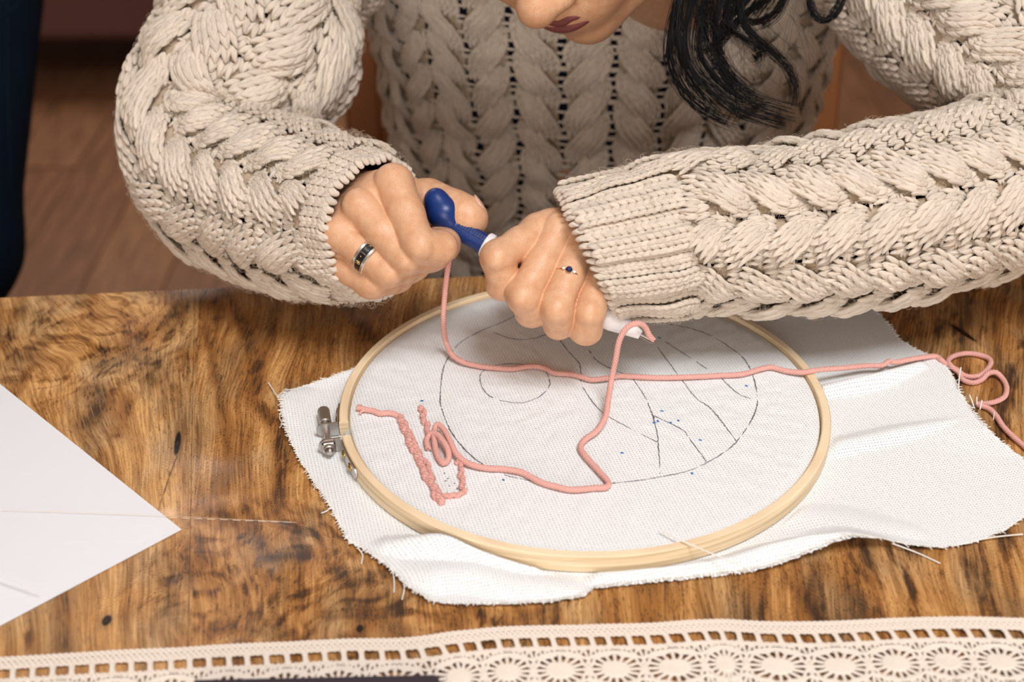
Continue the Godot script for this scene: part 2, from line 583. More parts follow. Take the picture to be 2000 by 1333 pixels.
func room() -> void:
	var wall := mat("wall_paint", hue(186, 170, 152), 0.9)
	var walldim := mat("wall_paint_back", hue(196, 182, 168), 0.9)
	slab_box("wall_back", Vector3(-2.6, FLOOR, -3.7), Vector3(2.6, 1.85, -3.6), walldim)
	# front wall (behind the camera) in four pieces round an added window that serves as fill
	for q in [[Vector3(-2.6, FLOOR, 2.8), Vector3(-1.1, 1.85, 2.9)], [Vector3(0.7, FLOOR, 2.8), Vector3(2.6, 1.85, 2.9)], [Vector3(-1.1, FLOOR, 2.8), Vector3(0.7, 0.0, 2.9)], [Vector3(-1.1, 1.35, 2.8), Vector3(0.7, 1.85, 2.9)]]:
		slab_box("wall_front", q[0], q[1], wall)
	var pane := mat("window_fill_glow", hue(235, 242, 250), 0.3)
	pane.emission_enabled = true
	pane.emission = Color(1.0, 0.96, 0.92)
	pane.emission_energy_multiplier = 1.2
	var win := slab_box("added_window_1", Vector3(-1.1, 0.0, 2.86), Vector3(0.7, 1.35, 2.87), pane)  # added window, never in view; its pane glows as front fill
	var wf := mat("added_window_paint", hue(236, 234, 228), 0.5)
	for q in [[Vector3(-1.1, 0.0, 2.82), Vector3(-1.04, 1.35, 2.86)], [Vector3(0.64, 0.0, 2.82), Vector3(0.7, 1.35, 2.86)], [Vector3(-0.23, 0.0, 2.82), Vector3(-0.17, 1.35, 2.86)], [Vector3(-1.1, 0.0, 2.82), Vector3(0.7, 0.06, 2.86)], [Vector3(-1.1, 1.29, 2.82), Vector3(0.7, 1.35, 2.86)]]:
		var fr := Shape.new()
		fr.box(q[1] - q[0], Transform3D(Basis.IDENTITY, (q[0] + q[1]) * 0.5), 0.004)
		part("added_window_frame", fr, wf, win)
	slab_box("wall_left", Vector3(-2.7, FLOOR, -3.7), Vector3(-2.6, 1.85, 2.9), wall)
	slab_box("wall_right", Vector3(2.6, FLOOR, -3.7), Vector3(2.7, 1.85, 2.9), wall)
	slab_box("ceiling", Vector3(-2.7, 1.85, -3.7), Vector3(2.7, 1.95, 2.9), mat("ceiling_paint", hue(236, 234, 230), 0.9))
	slab_box("baseboard_back", Vector3(-2.6, FLOOR, -3.6), Vector3(2.6, FLOOR + 0.09, -3.585), mat("baseboard_paint", hue(120, 92, 74), 0.6))
	# floor: boards laid towards the back wall, with joints
	var base := slab_box("floor", Vector3(-2.7, FLOOR - 0.1, -3.7), Vector3(2.7, FLOOR - 0.006, 2.9), mat("floor_gap", hue(50, 34, 24), 0.9))
	var tones := []
	for k in 4:
		var fm := mat("floor_board_%d" % k, [hue(172, 122, 86), hue(164, 116, 82), hue(178, 127, 88), hue(160, 112, 80)][k], 0.5)
		fm.uv1_triplanar = true
		fm.uv1_world_triplanar = true
		fm.uv1_scale = Vector3(9, 1, 0.9)
		var gr := Gradient.new()
		gr.set_color(0, Color(0.72, 0.7, 0.68)); gr.set_color(1, Color(1, 1, 1))
		var nt := noise_map(0.02, 4, 60 + k, 256)
		nt.color_ramp = gr
		fm.albedo_texture = nt
		tones.append(fm)
	var board := Shape.new()
	board.box(Vector3(0.146, 0.012, 1.64), Transform3D.IDENTITY, 0.0015)
	var bm := board.mesh()
	var half := Shape.new()
	half.box(Vector3(0.146, 0.012, 0.815), Transform3D.IDENTITY, 0.0015)
	var hm := half.mesh()
	for r in 37:
		for c in (4 if r % 2 else 5):      # every other row starts with half a board
			var o := MeshInstance3D.new()
			o.name = "plank"
			var short: bool = r % 2 == 0 and (c == 0 or c == 4)
			o.mesh = hm if short else bm
			o.material_override = tones[(r * 7 + c * 3 + r / 3) % 4]
			var z := -2.87 + 1.65 * c if r % 2 else (-3.2825 if c == 0 else (2.4925 if c == 4 else -2.045 + 1.65 * (c - 1)))
			o.position = Vector3(-2.664 + 0.148 * r, FLOOR - 0.006, z)
			base.add_child(o, true)
	# low sofa far behind
	var so := thing("sofa", "low mauve brown sofa on short legs, blurred far behind", "sofa", Vector3(-1.1, FLOOR, -2.85))
	var fab := mat("sofa_fabric", hue(112, 76, 72), 0.95)
	var s1 := Shape.new()
	s1.box(Vector3(2.2, 0.26, 0.86), Transform3D(Basis.IDENTITY, Vector3(0, 0.27, 0)), 0.03)
	part("base", s1, fab, so)
	for k in 2:
		var s2 := Shape.new()
		s2.box(Vector3(0.92, 0.14, 0.7), Transform3D(Basis.IDENTITY, Vector3(-0.465 + 0.93 * k, 0.47, 0.05)), 0.04)
		part("cushion", s2, fab, so)
	var s3 := Shape.new()
	s3.box(Vector3(2.2, 0.5, 0.18), Transform3D(Basis.IDENTITY, Vector3(0, 0.55, -0.36)), 0.05)
	part("backrest", s3, fab, so)
	for k in 2:
		var s4 := Shape.new()
		s4.box(Vector3(0.17, 0.42, 0.86), Transform3D(Basis.IDENTITY, Vector3(-1.02 + 2.04 * k, 0.42, 0)), 0.04)
		part("armrest", s4, fab, so)
	var lm := mat("dark_wood", hue(60, 40, 28), 0.5)
	for x in [-1.0, 1.0]:
		for z in [-0.36, 0.36]:
			var s5 := Shape.new()
			s5.lathe([Vector2(0.0, 0), Vector2(0.02, 0), Vector2(0.03, 0.14), Vector2(0, 0.14)], Vector3(x, 0, z), Vector3.UP, 16)
			part("leg", s5, lm, so)

func table() -> void:
	var t := thing("wooden_table", "brown wooden table of wide planks with dark figured grain", "table", Vector3(0, 0, 0))
	var wood := mat("table_wood", Color(1, 1, 1), 0.42, 0.0, 0.28)
	wood.albedo_texture = wood_picture()
	wood.roughness_texture = noise_map(0.02, 3, 40, 256)
	wood.roughness = 0.8
	wood.normal_enabled = true
	wood.normal_texture = noise_map(0.03, 3, 41, 512, true, 1.0)
	wood.normal_scale = 0.12
	var uvo := Transform2D(Vector2(1.0 / WOOD_W, 0), Vector2(0, 1.0 / WOOD_H), Vector2(-WOOD_X0 / WOOD_W, -WOOD_Z0 / WOOD_H))
	var back := func(x: float) -> float: return -0.1729 - x * 0.0703     # back edge of the top
	var seam := func(z: float, k: float) -> float: return -0.2518 + (z + 0.1543) * 0.178 + 0.245 * k
	for k in 3:                            # three wide planks between the ends and two seams
		var q := []
		for e in [k - 1, k]:
			var gap := 0.00012 if e == k - 1 else -0.00012
			var x0: float = -0.72 if e < 0 else (0.66 if e == 2 else seam.call(-0.17, e - 1.0) + gap)
			var x1: float = -0.72 if e < 0 else (0.66 if e == 2 else seam.call(0.62, e - 1.0) + gap)
			if e == k - 1: q.append_array([Vector3(x1, 0, 0.62), Vector3(x0, 0, back.call(x0))])
			else: q.append_array([Vector3(x0, 0, back.call(x0)), Vector3(x1, 0, 0.62)])
		var s := Shape.new()
		s.slab(q, 0.0, 0.035, uvo)
		part("plank", s, wood, t)
	var under := Shape.new()
	under.slab([Vector3(-0.66, 0, -0.08), Vector3(0.6, 0, -0.16), Vector3(0.6, 0, 0.56), Vector3(-0.66, 0, 0.56)], -0.036, 0.07)
	part("apron", under, mats["dark_wood"], t)
	for p in [Vector2(-0.64, -0.07), Vector2(0.58, -0.15), Vector2(0.58, 0.54), Vector2(-0.64, 0.54)]:
		var s := Shape.new()
		s.box(Vector3(0.07, 0.714, 0.07), Transform3D(Basis.IDENTITY, Vector3(p.x, -0.393, p.y)), 0.004)
		part("leg", s, mats["dark_wood"], t)

# ---------------------------------------------------------------- embroidery hoop
func hoop() -> void:
	var o := thing("embroidery_hoop", "round bamboo embroidery hoop with steel screw clamp", "hoop", Vector3.ZERO)
	var prof := [Vector2(0.1348, 0.0022), Vector2(0.1393, 0.0012), Vector2(0.1400, 0.0020), Vector2(0.1402, 0.0060), Vector2(0.1400, 0.0104), Vector2(0.1393, 0.0112), Vector2(0.1355, 0.0113), Vector2(0.1348, 0.0106), Vector2(0.1348, 0.0022)]
	var g0: Vector3 = Vector3(-0.138, 0.011, 0.0199)
	var g1: Vector3 = Vector3(-0.1346, 0.011, 0.0344)
	var a0 := atan2(g0.z, g0.x)
	var a1 := atan2(g1.z, g1.x)
	# the lathe turns from +x towards -z, so angles run negative
	var s := Shape.new()
	var from := -a1
	var to := -a0
	while to < from: to += TAU
	if to - from < PI:
		to = -a1; from = -a0
		while to < from: to += TAU
	s.lathe(prof, Vector3.ZERO, Vector3.UP, 220, from, to, Vector3(1, 0, 0))
	part("outer_ring", s, mats["bamboo"], o)
	var s2 := Shape.new()
	s2.lathe([Vector2(0.1302, 0.0006), Vector2(0.1338, 0.0006), Vector2(0.1340, 0.008), Vector2(0.1335, 0.0086), Vector2(0.1305, 0.0086), Vector2(0.1302, 0.0006)], Vector3.ZERO, Vector3.UP, 160, 0.0, TAU, Vector3(1, 0, 0))
	part("inner_ring", s2, mats["bamboo"], o)
	# clamp: a strip round the ring's end, bent out to a lug; a screw through both lugs
	var steel: Material = mats["steel"]
	for k in 2:
		var e := g0 if k == 0 else g1
		var sg := -1.0 if k == 0 else 1.0          # strip runs away from the gap
		var an := atan2(e.z, e.x)
		var b := Node3D.new()
		b.name = "clamp_bracket"
		o.add_child(b, true)
		var st := Shape.new()
		var pts := PackedVector3Array()
		var cols := 18
		for side in 4:
			for c in cols:
				var f := float(c) / (cols - 1)
				var aa := an - sg * f * (0.16 if k == 0 else 0.235)
				var rr := 0.1404 if side == 0 or side == 3 else 0.1411
				var edge := 0.0036 * (1.0 if f < 0.86 else sqrt(maxf(0.0, 1.0 - pow((f - 0.86) / 0.14, 2.0))))
				var yy := 0.0062 + (edge if side < 2 else -edge)
				pts.append(Vector3(cos(aa) * rr, yy, sin(aa) * rr))
		for side in 4:
			for c in cols: pass
		st.grid(pts.slice(0, cols * 2), 2, cols)
		st.grid(pts.slice(cols, cols * 3), 2, cols)
		st.grid(pts.slice(cols * 2, cols * 4), 2, cols)
		part("strip", st, steel, b)
		# lug: plate square to the ring, rounded at its outer end, with a hole
		var out_dir := Vector3(cos(an), 0, sin(an))
		var along := Vector3(-sin(an), 0, cos(an))
		var lug := Shape.new()
		var root := out_dir * 0.1405 + Vector3(0, 0.0062, 0)
		var outline := []
		for q in 25:
			var ph := -PI / 2 + PI * q / 24
			outline.append(Vector2(0.0085 + cos(ph) * 0.0042, sin(ph) * 0.0042))
		outline.append(Vector2(0, 0.0042)); outline.append(Vector2(0, -0.0042))
		for f in [-1.0, 1.0]:
			var c0 := lug.vert(root + out_dir * 0.0085 + along * f * 0.0006, along * f)
			for p in outline: lug.vert(root + out_dir * p.x + Vector3(0, p.y, 0) + along * f * 0.0006, along * f)
			for q in outline.size(): lug.idx.append_array(PackedInt32Array([c0, c0 + 1 + q, c0 + 1 + (q + 1) % outline.size()]))
		for q in outline.size():
			var p: Vector2 = outline[q]
			var p2: Vector2 = outline[(q + 1) % outline.size()]
			var nn := (out_dir * (p2.y - p.y) - Vector3(0, p2.x - p.x, 0)).normalized()
			var b4 := lug.v.size()
			for w in [p, p2]:
				for f in [-1.0, 1.0]: lug.vert(root + out_dir * w.x + Vector3(0, w.y, 0) + along * f * 0.0006, nn)
			lug.quad(b4, b4 + 1, b4 + 3, b4 + 2)
		part("lug", lug, steel, b)
		for q in ([0.075, 0.165] if k == 1 else [0.06, 0.12]):
			var aa2: float = an - sg * q
			var d := Vector3(cos(aa2), 0, sin(aa2))
			var rv := Shape.new()
			rv.lathe([Vector2(0, 0.0012), Vector2(0.0008, 0.0012), Vector2(0.0012, 0.0007), Vector2(0.0021, 0.0009), Vector2(0.0025, 0.0004), Vector2(0.0026, 0)], d * 0.1410 + Vector3(0, 0.0062, 0), d, 18)
			part("rivet", rv, mats["brass"], b)
	var p0: Vector3 = Vector3(-0.1482, 0.0072, 0.0085)
	var p1: Vector3 = Vector3(-0.1469, 0.0062, 0.0163)
	var p2b: Vector3 = Vector3(-0.1435, 0.0062, 0.0343)
	var p3: Vector3 = Vector3(-0.1418, 0.0062, 0.0421)
	var ax := (p3 - p1).normalized()
	var rod := Shape.new()
	rod.lathe([Vector2(0, -0.006), Vector2(0.0018, -0.006), Vector2(0.0019, 0), Vector2(0.0019, p1.distance_to(p3) + 0.001), Vector2(0.0013, p1.distance_to(p3) + 0.002), Vector2(0, p1.distance_to(p3) + 0.002)], p1, ax, 20)
	part("screw", rod, steel, o)
	var knob := Shape.new()
	for k in 40:                          # knurled ridges
		var an := TAU * k / 40.0
		var u := ax.cross(Vector3.UP).normalized()
		var d := u * cos(an) + Vector3.UP * sin(an)
		knob.tube([p1 - ax * 0.0015 + d * 0.0033, p1 - ax * 0.014 + d * 0.0033], 0.00028, 5)
	knob.lathe([Vector2(0, -0.0155), Vector2(0.0024, -0.0155), Vector2(0.0033, -0.0142), Vector2(0.0033, -0.0012), Vector2(0.0028, -0.0008), Vector2(0, -0.0008)], p1, ax, 32)
	part("knurled_nut", knob, steel, o)
	var nut := Shape.new()
	var nb := Basis(ax.cross(Vector3.UP).normalized(), Vector3.UP, ax)
	nut.box(Vector3(0.0078, 0.0078, 0.006), Transform3D(nb, p2b + ax * 0.0028), 0.0012)
	part("square_nut", nut, steel, o)
	var cap := Shape.new()
	cap.lathe([Vector2(0.0034, 0), Vector2(0.0033, 0.0014), Vector2(0.0026, 0.0020), Vector2(0.0020, 0.0014)], p2b + ax * 0.0058, ax, 24)
	part("nut_collar", cap, steel, o)

# ---------------------------------------------------------------- cloth
var rim := []                      # [angle, radius, height] of the cloth's outer edge
var ridges := []

func rim_at(th: float) -> Vector2:
	var a := rim.size() - 1
	for k in rim.size() - 1:
		if th >= rim[k][0] and th < rim[k + 1][0]:
			var f: float = (th - rim[k][0]) / maxf(1e-6, rim[k + 1][0] - rim[k][0])
			# straight between the corner points, in the plane
			var p: Vector2 = Vector2.from_angle(rim[k][0]) * rim[k][1]
			var q: Vector2 = Vector2.from_angle(rim[k + 1][0]) * rim[k + 1][1]
			var d := Vector2.from_angle(th)
			var den := d.cross(q - p)
			var r: float = p.cross(q - p) / den if absf(den) > 1e-9 else rim[k][1]
			return Vector2(r, lerpf(rim[k][2], rim[k + 1][2], f))
	return Vector2(rim[a][1], rim[a][2])

func cloth_lift(p: Vector2) -> float:
	var y := 0.0
	for q in ridges:                       # each ridge: points with their own height, a width
		var line: Array = q[0]
		for k in line.size() - 1:
			var a := Vector2(line[k].x, line[k].z)
			var b := Vector2(line[k + 1].x, line[k + 1].z)
			var f := clampf((p - a).dot(b - a) / (b - a).length_squared(), 0.0, 1.0)
			var d := p.distance_to(a.lerp(b, f))
			if d < q[1] * 2.6: y = maxf(y, lerpf(line[k].y, line[k + 1].y, f) * exp(-d * d / (q[1] * q[1])))
	return y

func weave_maps() -> Array:
	var n := 512
	var cells := 16
	var col := PackedByteArray(); col.resize(n * n * 4)
	var hgt := PackedByteArray(); hgt.resize(n * n)
	var r := RandomNumberGenerator.new()
	r.seed = 5
	var hole := []
	for k in cells * cells: hole.append([r.randf_range(0.075, 0.14), r.randf_range(0.085, 0.15), r.randf_range(-0.05, 0.05), r.randf_range(-0.05, 0.05)])
	var f := noise(0.03, 3, 8)
	for y in n:
		for x in n:
			var u := float(x) / n * cells
			var v := float(y) / n * cells
			var cu := int(u)
			var cv := int(v)
			var h: Array = hole[cv * cells + cu]
			var dx: float = (u - cu - 0.5 + h[2]) / h[0]
			var dy: float = (v - cv - 0.5 + h[3]) / h[1]
			var inside := dx * dx + dy * dy < 1.0
			var i := (y * n + x) * 4
			var l := 242.0 + f.get_noise_2d(x * 4.0, y * 4.0) * 12.0
			col[i] = clampi(int(l - 4), 0, 255); col[i + 1] = clampi(int(l - 1), 0, 255); col[i + 2] = clampi(int(l + 1), 0, 255)
			col[i + 3] = 0 if inside else 255
			# threads rise between the holes
			var wu := absf(sin(PI * u * 2.0))
			var wv := absf(sin(PI * v * 2.0))
			var t := 0.25 * maxf(wu, wv) + 0.75 * minf(1.0, (dx * dx + dy * dy) / 5.0)
			hgt[y * n + x] = clampi(int(40 + 200 * t), 0, 255)
	var hi := Image.create_from_data(n, n, false, Image.FORMAT_L8, hgt)
	return [picture(n, n, col, 4), ImageTexture.create_from_image(hi)]

func cloth() -> void:
	var maps := weave_maps()
	var m := mat("cotton_weave", Color(1, 1, 1), 0.95, 0.0, 0.15)
	m.albedo_texture = maps[0]
	m.transparency = BaseMaterial3D.TRANSPARENCY_ALPHA_SCISSOR
	m.alpha_scissor_threshold = 0.5
	m.heightmap_enabled = true
	m.heightmap_texture = maps[1]
	m.heightmap_scale = 0.025
	m.cull_mode = BaseMaterial3D.CULL_DISABLED
	var edge: Array = [Vector3(-0.1344, 0.003, -0.0503), Vector3(-0.1518, 0.003, -0.038), Vector3(-0.1661, 0.003, -0.0287), Vector3(-0.1744, 0.007, -0.0162), Vector3(-0.1756, 0.008, -0.0077), Vector3(-0.1738, 0.007, 0.0041), Vector3(-0.1702, 0.005, 0.0167), Vector3(-0.1623, 0.003, 0.0363), Vector3(-0.1512, 0.002, 0.0588), Vector3(-0.1406, 0.002, 0.0792), Vector3(-0.1336, 0.002, 0.0945), Vector3(-0.125, 0.002, 0.1145), Vector3(-0.1161, 0.002, 0.1215), Vector3(-0.104, 0.003, 0.1346), Vector3(-0.0916, 0.003, 0.1518), Vector3(-0.0801, 0.002, 0.1603), Vector3(-0.0665, 0.002, 0.1623), Vector3(-0.042, 0.002, 0.1627), Vector3(-0.0223, 0.002, 0.1613), Vector3(-0.0074, 0.002, 0.1579), Vector3(-0.0022, 0.002, 0.1521), Vector3(0.0206, 0.001, 0.148), Vector3(0.0459, 0.001, 0.145), Vector3(0.0716, 0.001, 0.1409), Vector3(0.0843, 0.003, 0.1393), Vector3(0.1005, 0.004, 0.133), Vector3(0.1166, 0.007, 0.1271), Vector3(0.1281, 0.01, 0.1253), Vector3(0.1427, 0.008, 0.1239), Vector3(0.1564, 0.003, 0.1233), Vector3(0.1741, 0.002, 0.1248), Vector3(0.1906, 0.002, 0.1211), Vector3(0.2089, 0.002, 0.1121), Vector3(0.2227, 0.002, 0.1016), Vector3(0.2525, 0.002, 0.0805), Vector3(0.2452, 0.002, 0.066), Vector3(0.239, 0.002, 0.051), Vector3(0.2321, 0.003, 0.0364), Vector3(0.227, 0.004, 0.0244), Vector3(0.2238, 0.004, 0.0059), Vector3(0.2221, 0.004, -0.0112), Vector3(0.223, 0.004, -0.025), Vector3(0.2217, 0.004, -0.0403), Vector3(0.2181, 0.004, -0.052), Vector3(0.2091, 0.003, -0.0628), Vector3(0.202, 0.002, -0.0786), Vector3(0.2001, 0.002, -0.0976), Vector3(0.1935, 0.002, -0.1188), Vector3(0.1789, 0.002, -0.1452), Vector3(0.1556, 0.002, -0.1673), Vector3(0.1289, 0.002, -0.1753)]
	for p in edge: rim.append([atan2(p.z, p.x), Vector2(p.x, p.z).length(), p.y])
	# make the angles fall steadily from the first (left, behind) round the front to the right
	for k in range(1, rim.size()):
		while rim[k][0] > rim[k - 1][0]: rim[k][0] -= TAU
	rim.reverse()
	ridges = [[[Vector3(-0.113, 0.002, 0.1179), Vector3(-0.1037, 0.005, 0.1193), Vector3(-0.0932, 0.008, 0.1199), Vector3(-0.0827, 0.011, 0.1213), Vector3(-0.071, 0.013, 0.1232), Vector3(-0.0608, 0.014, 0.1254), Vector3(-0.0518, 0.013, 0.1283), Vector3(-0.0417, 0.01, 0.1327), Vector3(-0.0317, 0.0065, 0.1368), Vector3(-0.0229, 0.003, 0.1394)], 0.0085],
		[[Vector3(-0.0975, 0.003, 0.1366), Vector3(-0.0794, 0.006, 0.1423), Vector3(-0.0619, 0.006, 0.1415), Vector3(-0.0419, 0.005, 0.1493), Vector3(-0.0196, 0.004, 0.1522)], 0.013],
		[[Vector3(0.0019, 0.005, 0.1448), Vector3(0.0333, 0.006, 0.1434), Vector3(0.0667, 0.007, 0.1364), Vector3(0.0853, 0.009, 0.1297), Vector3(0.1067, 0.01, 0.1238), Vector3(0.1268, 0.009, 0.1201)], 0.0075],
		[[Vector3(0.1401, 0.005, -0.0184), Vector3(0.159, 0.007, -0.0233), Vector3(0.1785, 0.008, -0.0292), Vector3(0.2068, 0.006, -0.0432)], 0.006],
		[[Vector3(0.1364, 0.004, 0.0375), Vector3(0.1782, 0.004, 0.0234), Vector3(0.2316, 0.004, 0.0091)], 0.008], [[Vector3(0.0916, 0.0025, 0.0948), Vector3(0.1305, 0.0025, 0.0997), Vector3(0.1617, 0.0025, 0.1127)], 0.012],
		[[Vector3(-0.1753, 0.007, -0.0135), Vector3(-0.1694, 0.005, 0.0142)], 0.008]]
	var turn := deg_to_rad(14.0)
	var uvs := PackedVector2Array()
	var pts := PackedVector3Array()
	var cols := 900
	var radii := []
	for k in 22: radii.append([0, 0.1334 * k / 21.0])
	radii.append([1, 0.1343]); radii.append([2, 0.1375]); radii.append([3, 0.1404])
	for k in range(1, 46): radii.append([4, k / 45.0])
	var flatn := noise(12.0, 2, 31)
	var run := PackedFloat32Array()
	run.resize(cols)
	var row := -1
	for q in radii:
		row += 1
		for c in cols:
			var th := -TAU * c / cols
			var tt := th
			while tt < rim[0][0]: tt += TAU
			while tt > rim[0][0] + TAU: tt -= TAU
			var has: bool = tt <= rim[rim.size() - 1][0]
			var ed := rim_at(tt) if has else Vector2(0.1384, 0.001)
			var d := Vector2(cos(th), sin(th))
			var r: float = q[1]
			var y := 0.0
			match q[0]:
				0: y = 0.0093 + flatn.get_noise_2d(d.x * r * 6.0, d.y * r * 6.0) * 0.0004 if r < 0.131 else 0.0092
				1: y = 0.0060
				2: y = 0.0008
				3:
					r = minf(r, ed.x); y = 0.0009
				4:
					var s: float = q[1]
					var e := maxf(ed.x, 0.1404) if has and ed.x > 0.1405 else minf(ed.x, 0.1404)
					var jag := (flatn.get_noise_2d(d.x * 900.0, d.y * 900.0) * 0.0012 if s > 0.98 and has else 0.0)
					r = lerpf(minf(0.1404, e), e + jag, s)
					y = lerpf(0.0009, ed.y, smoothstep(0.3, 1.0, s))
					if has:
						var fade := clampf((r - 0.1404) / 0.003, 0.0, 1.0) * clampf((e - r) / 0.006 + 0.25, 0.0, 1.0)
						y = maxf(y, cloth_lift(d * r) * fade)
			var p := d * r
			pts.append(Vector3(p.x, y, p.y))
			# the weave keeps its size up and down the folds
			run[c] += 0.0 if row == 0 else pts[pts.size() - 1].distance_to(pts[pts.size() - 1 - cols])
			uvs.append((d * run[c]).rotated(turn) / 0.0290)
	var s := Shape.new()
	s.grid(pts, radii.size(), cols, true, uvs)
	for k in s.n.size():
		if s.n[k].y < 0: s.n[k] = -s.n[k]
	for k in cols: s.n[k] = Vector3.UP
	var root := thing("white_cloth", "white open weave cotton cloth stretched in the hoop, frayed at its edges", "cloth", Vector3.ZERO)
	part("weave", s, m, root)
	# frayed edge: short thread ends
	var fr := Shape.new()
	rng.seed = 19
	for k in rim.size() - 1:
		var a: float = rim[k][0]
		var b: float = rim[k + 1][0]
		var many := int((b - a) * 180.0)
		for j in many:
			var th2 := lerpf(a, b, (j + rng.randf()) / many)
			var e2 := rim_at(th2)
			if e2.x < 0.143: continue
			var d2 := Vector2.from_angle(th2 + rng.randf_range(-0.5, 0.5))
			var p0 := Vector2.from_angle(th2) * (e2.x - 0.0015)
			var long := rng.randf_range(0.0012, 0.0034)
			var lift := cloth_lift(p0) * 0.25 + e2.y
			var o3 := Vector3(p0.x, lift, p0.y)
			var tip := o3 + Vector3(d2.x, rng.randf_range(-0.25, 0.25), d2.y) * long
			tip.y = maxf(tip.y, 0.0004)
			fr.tube([o3, (o3 + tip) * 0.5 + Vector3(0, rng.randf_range(-0.0002, 0.0005), 0), tip], 0.00028, 4, 1.0, false)
	tag(part("frayed_edge", fr, mats["white_thread"], root), "", "", "", "stuff")
	var loose := [
		[Vector3(-0.1723, 0.006, 0), Vector3(-0.1774, 0.005, -0.0122), Vector3(-0.1833, 0.002, -0.0267), Vector3(-0.1875, 0.001, -0.0362)], [Vector3(-0.1735, 0.006, 0), Vector3(-0.1751, 0.003, 0.0034), Vector3(-0.1733, 0.001, 0.0073), Vector3(-0.1742, 0.001, 0.0114)], [Vector3(-0.1762, 0.007, -0.0119), Vector3(-0.1801, 0.003, -0.0196), Vector3(-0.1829, 0.001, -0.0249)],
		[Vector3(-0.1492, 0.0015, 0.0573), Vector3(-0.1476, 0.001, 0.0644), Vector3(-0.1477, 0.001, 0.0703)], [Vector3(-0.1358, 0.002, 0.0859), Vector3(-0.1384, 0.001, 0.088), Vector3(-0.1414, 0.001, 0.0901)], [Vector3(-0.1193, 0.002, 0.1202), Vector3(-0.1169, 0.001, 0.1242), Vector3(-0.1169, 0.001, 0.1309)], [Vector3(-0.101, 0.003, 0.1373), Vector3(-0.0997, 0.001, 0.1438), Vector3(-0.0993, 0.001, 0.1523)], [Vector3(-0.0944, 0.002, 0.1469), Vector3(-0.0944, 0.001, 0.1513), Vector3(-0.095, 0.001, 0.1575)],
		[Vector3(0.1491, 0.004, 0.1232), Vector3(0.1609, 0.001, 0.1269), Vector3(0.1704, 0.001, 0.1353)], [Vector3(0.1854, 0.002, 0.1214), Vector3(0.2022, 0.002, 0.1169), Vector3(0.218, 0.002, 0.1147)], [Vector3(0.0327, 0.0126, 0.1209), Vector3(0.0431, 0.013, 0.1307), Vector3(0.0564, 0.013, 0.1406), Vector3(0.0674, 0.012, 0.1468), Vector3(0.0746, 0.009, 0.1495)],
		[Vector3(0.2213, 0.005, -0.0152), Vector3(0.2234, 0.009, -0.0228), Vector3(0.2252, 0.012, -0.0276)], [Vector3(0.2253, 0.004, 0.0038), Vector3(0.2243, 0.007, 0.0014), Vector3(0.2236, 0.009, -0.0026)], [Vector3(0.2279, 0.004, -0.0004), Vector3(0.2277, 0.008, -0.0019)], [Vector3(0.2282, 0.004, 0.0049), Vector3(0.2297, 0.008, 0.0014)], [Vector3(0.2333, 0.003, 0.0139), Vector3(0.233, 0.008, 0.014)]]
	for q in loose:
		var t := Shape.new()
		t.tube(curve(q, 0.001), 0.00038, 5)
		part("loose_thread", t, mats["white_thread"], root)
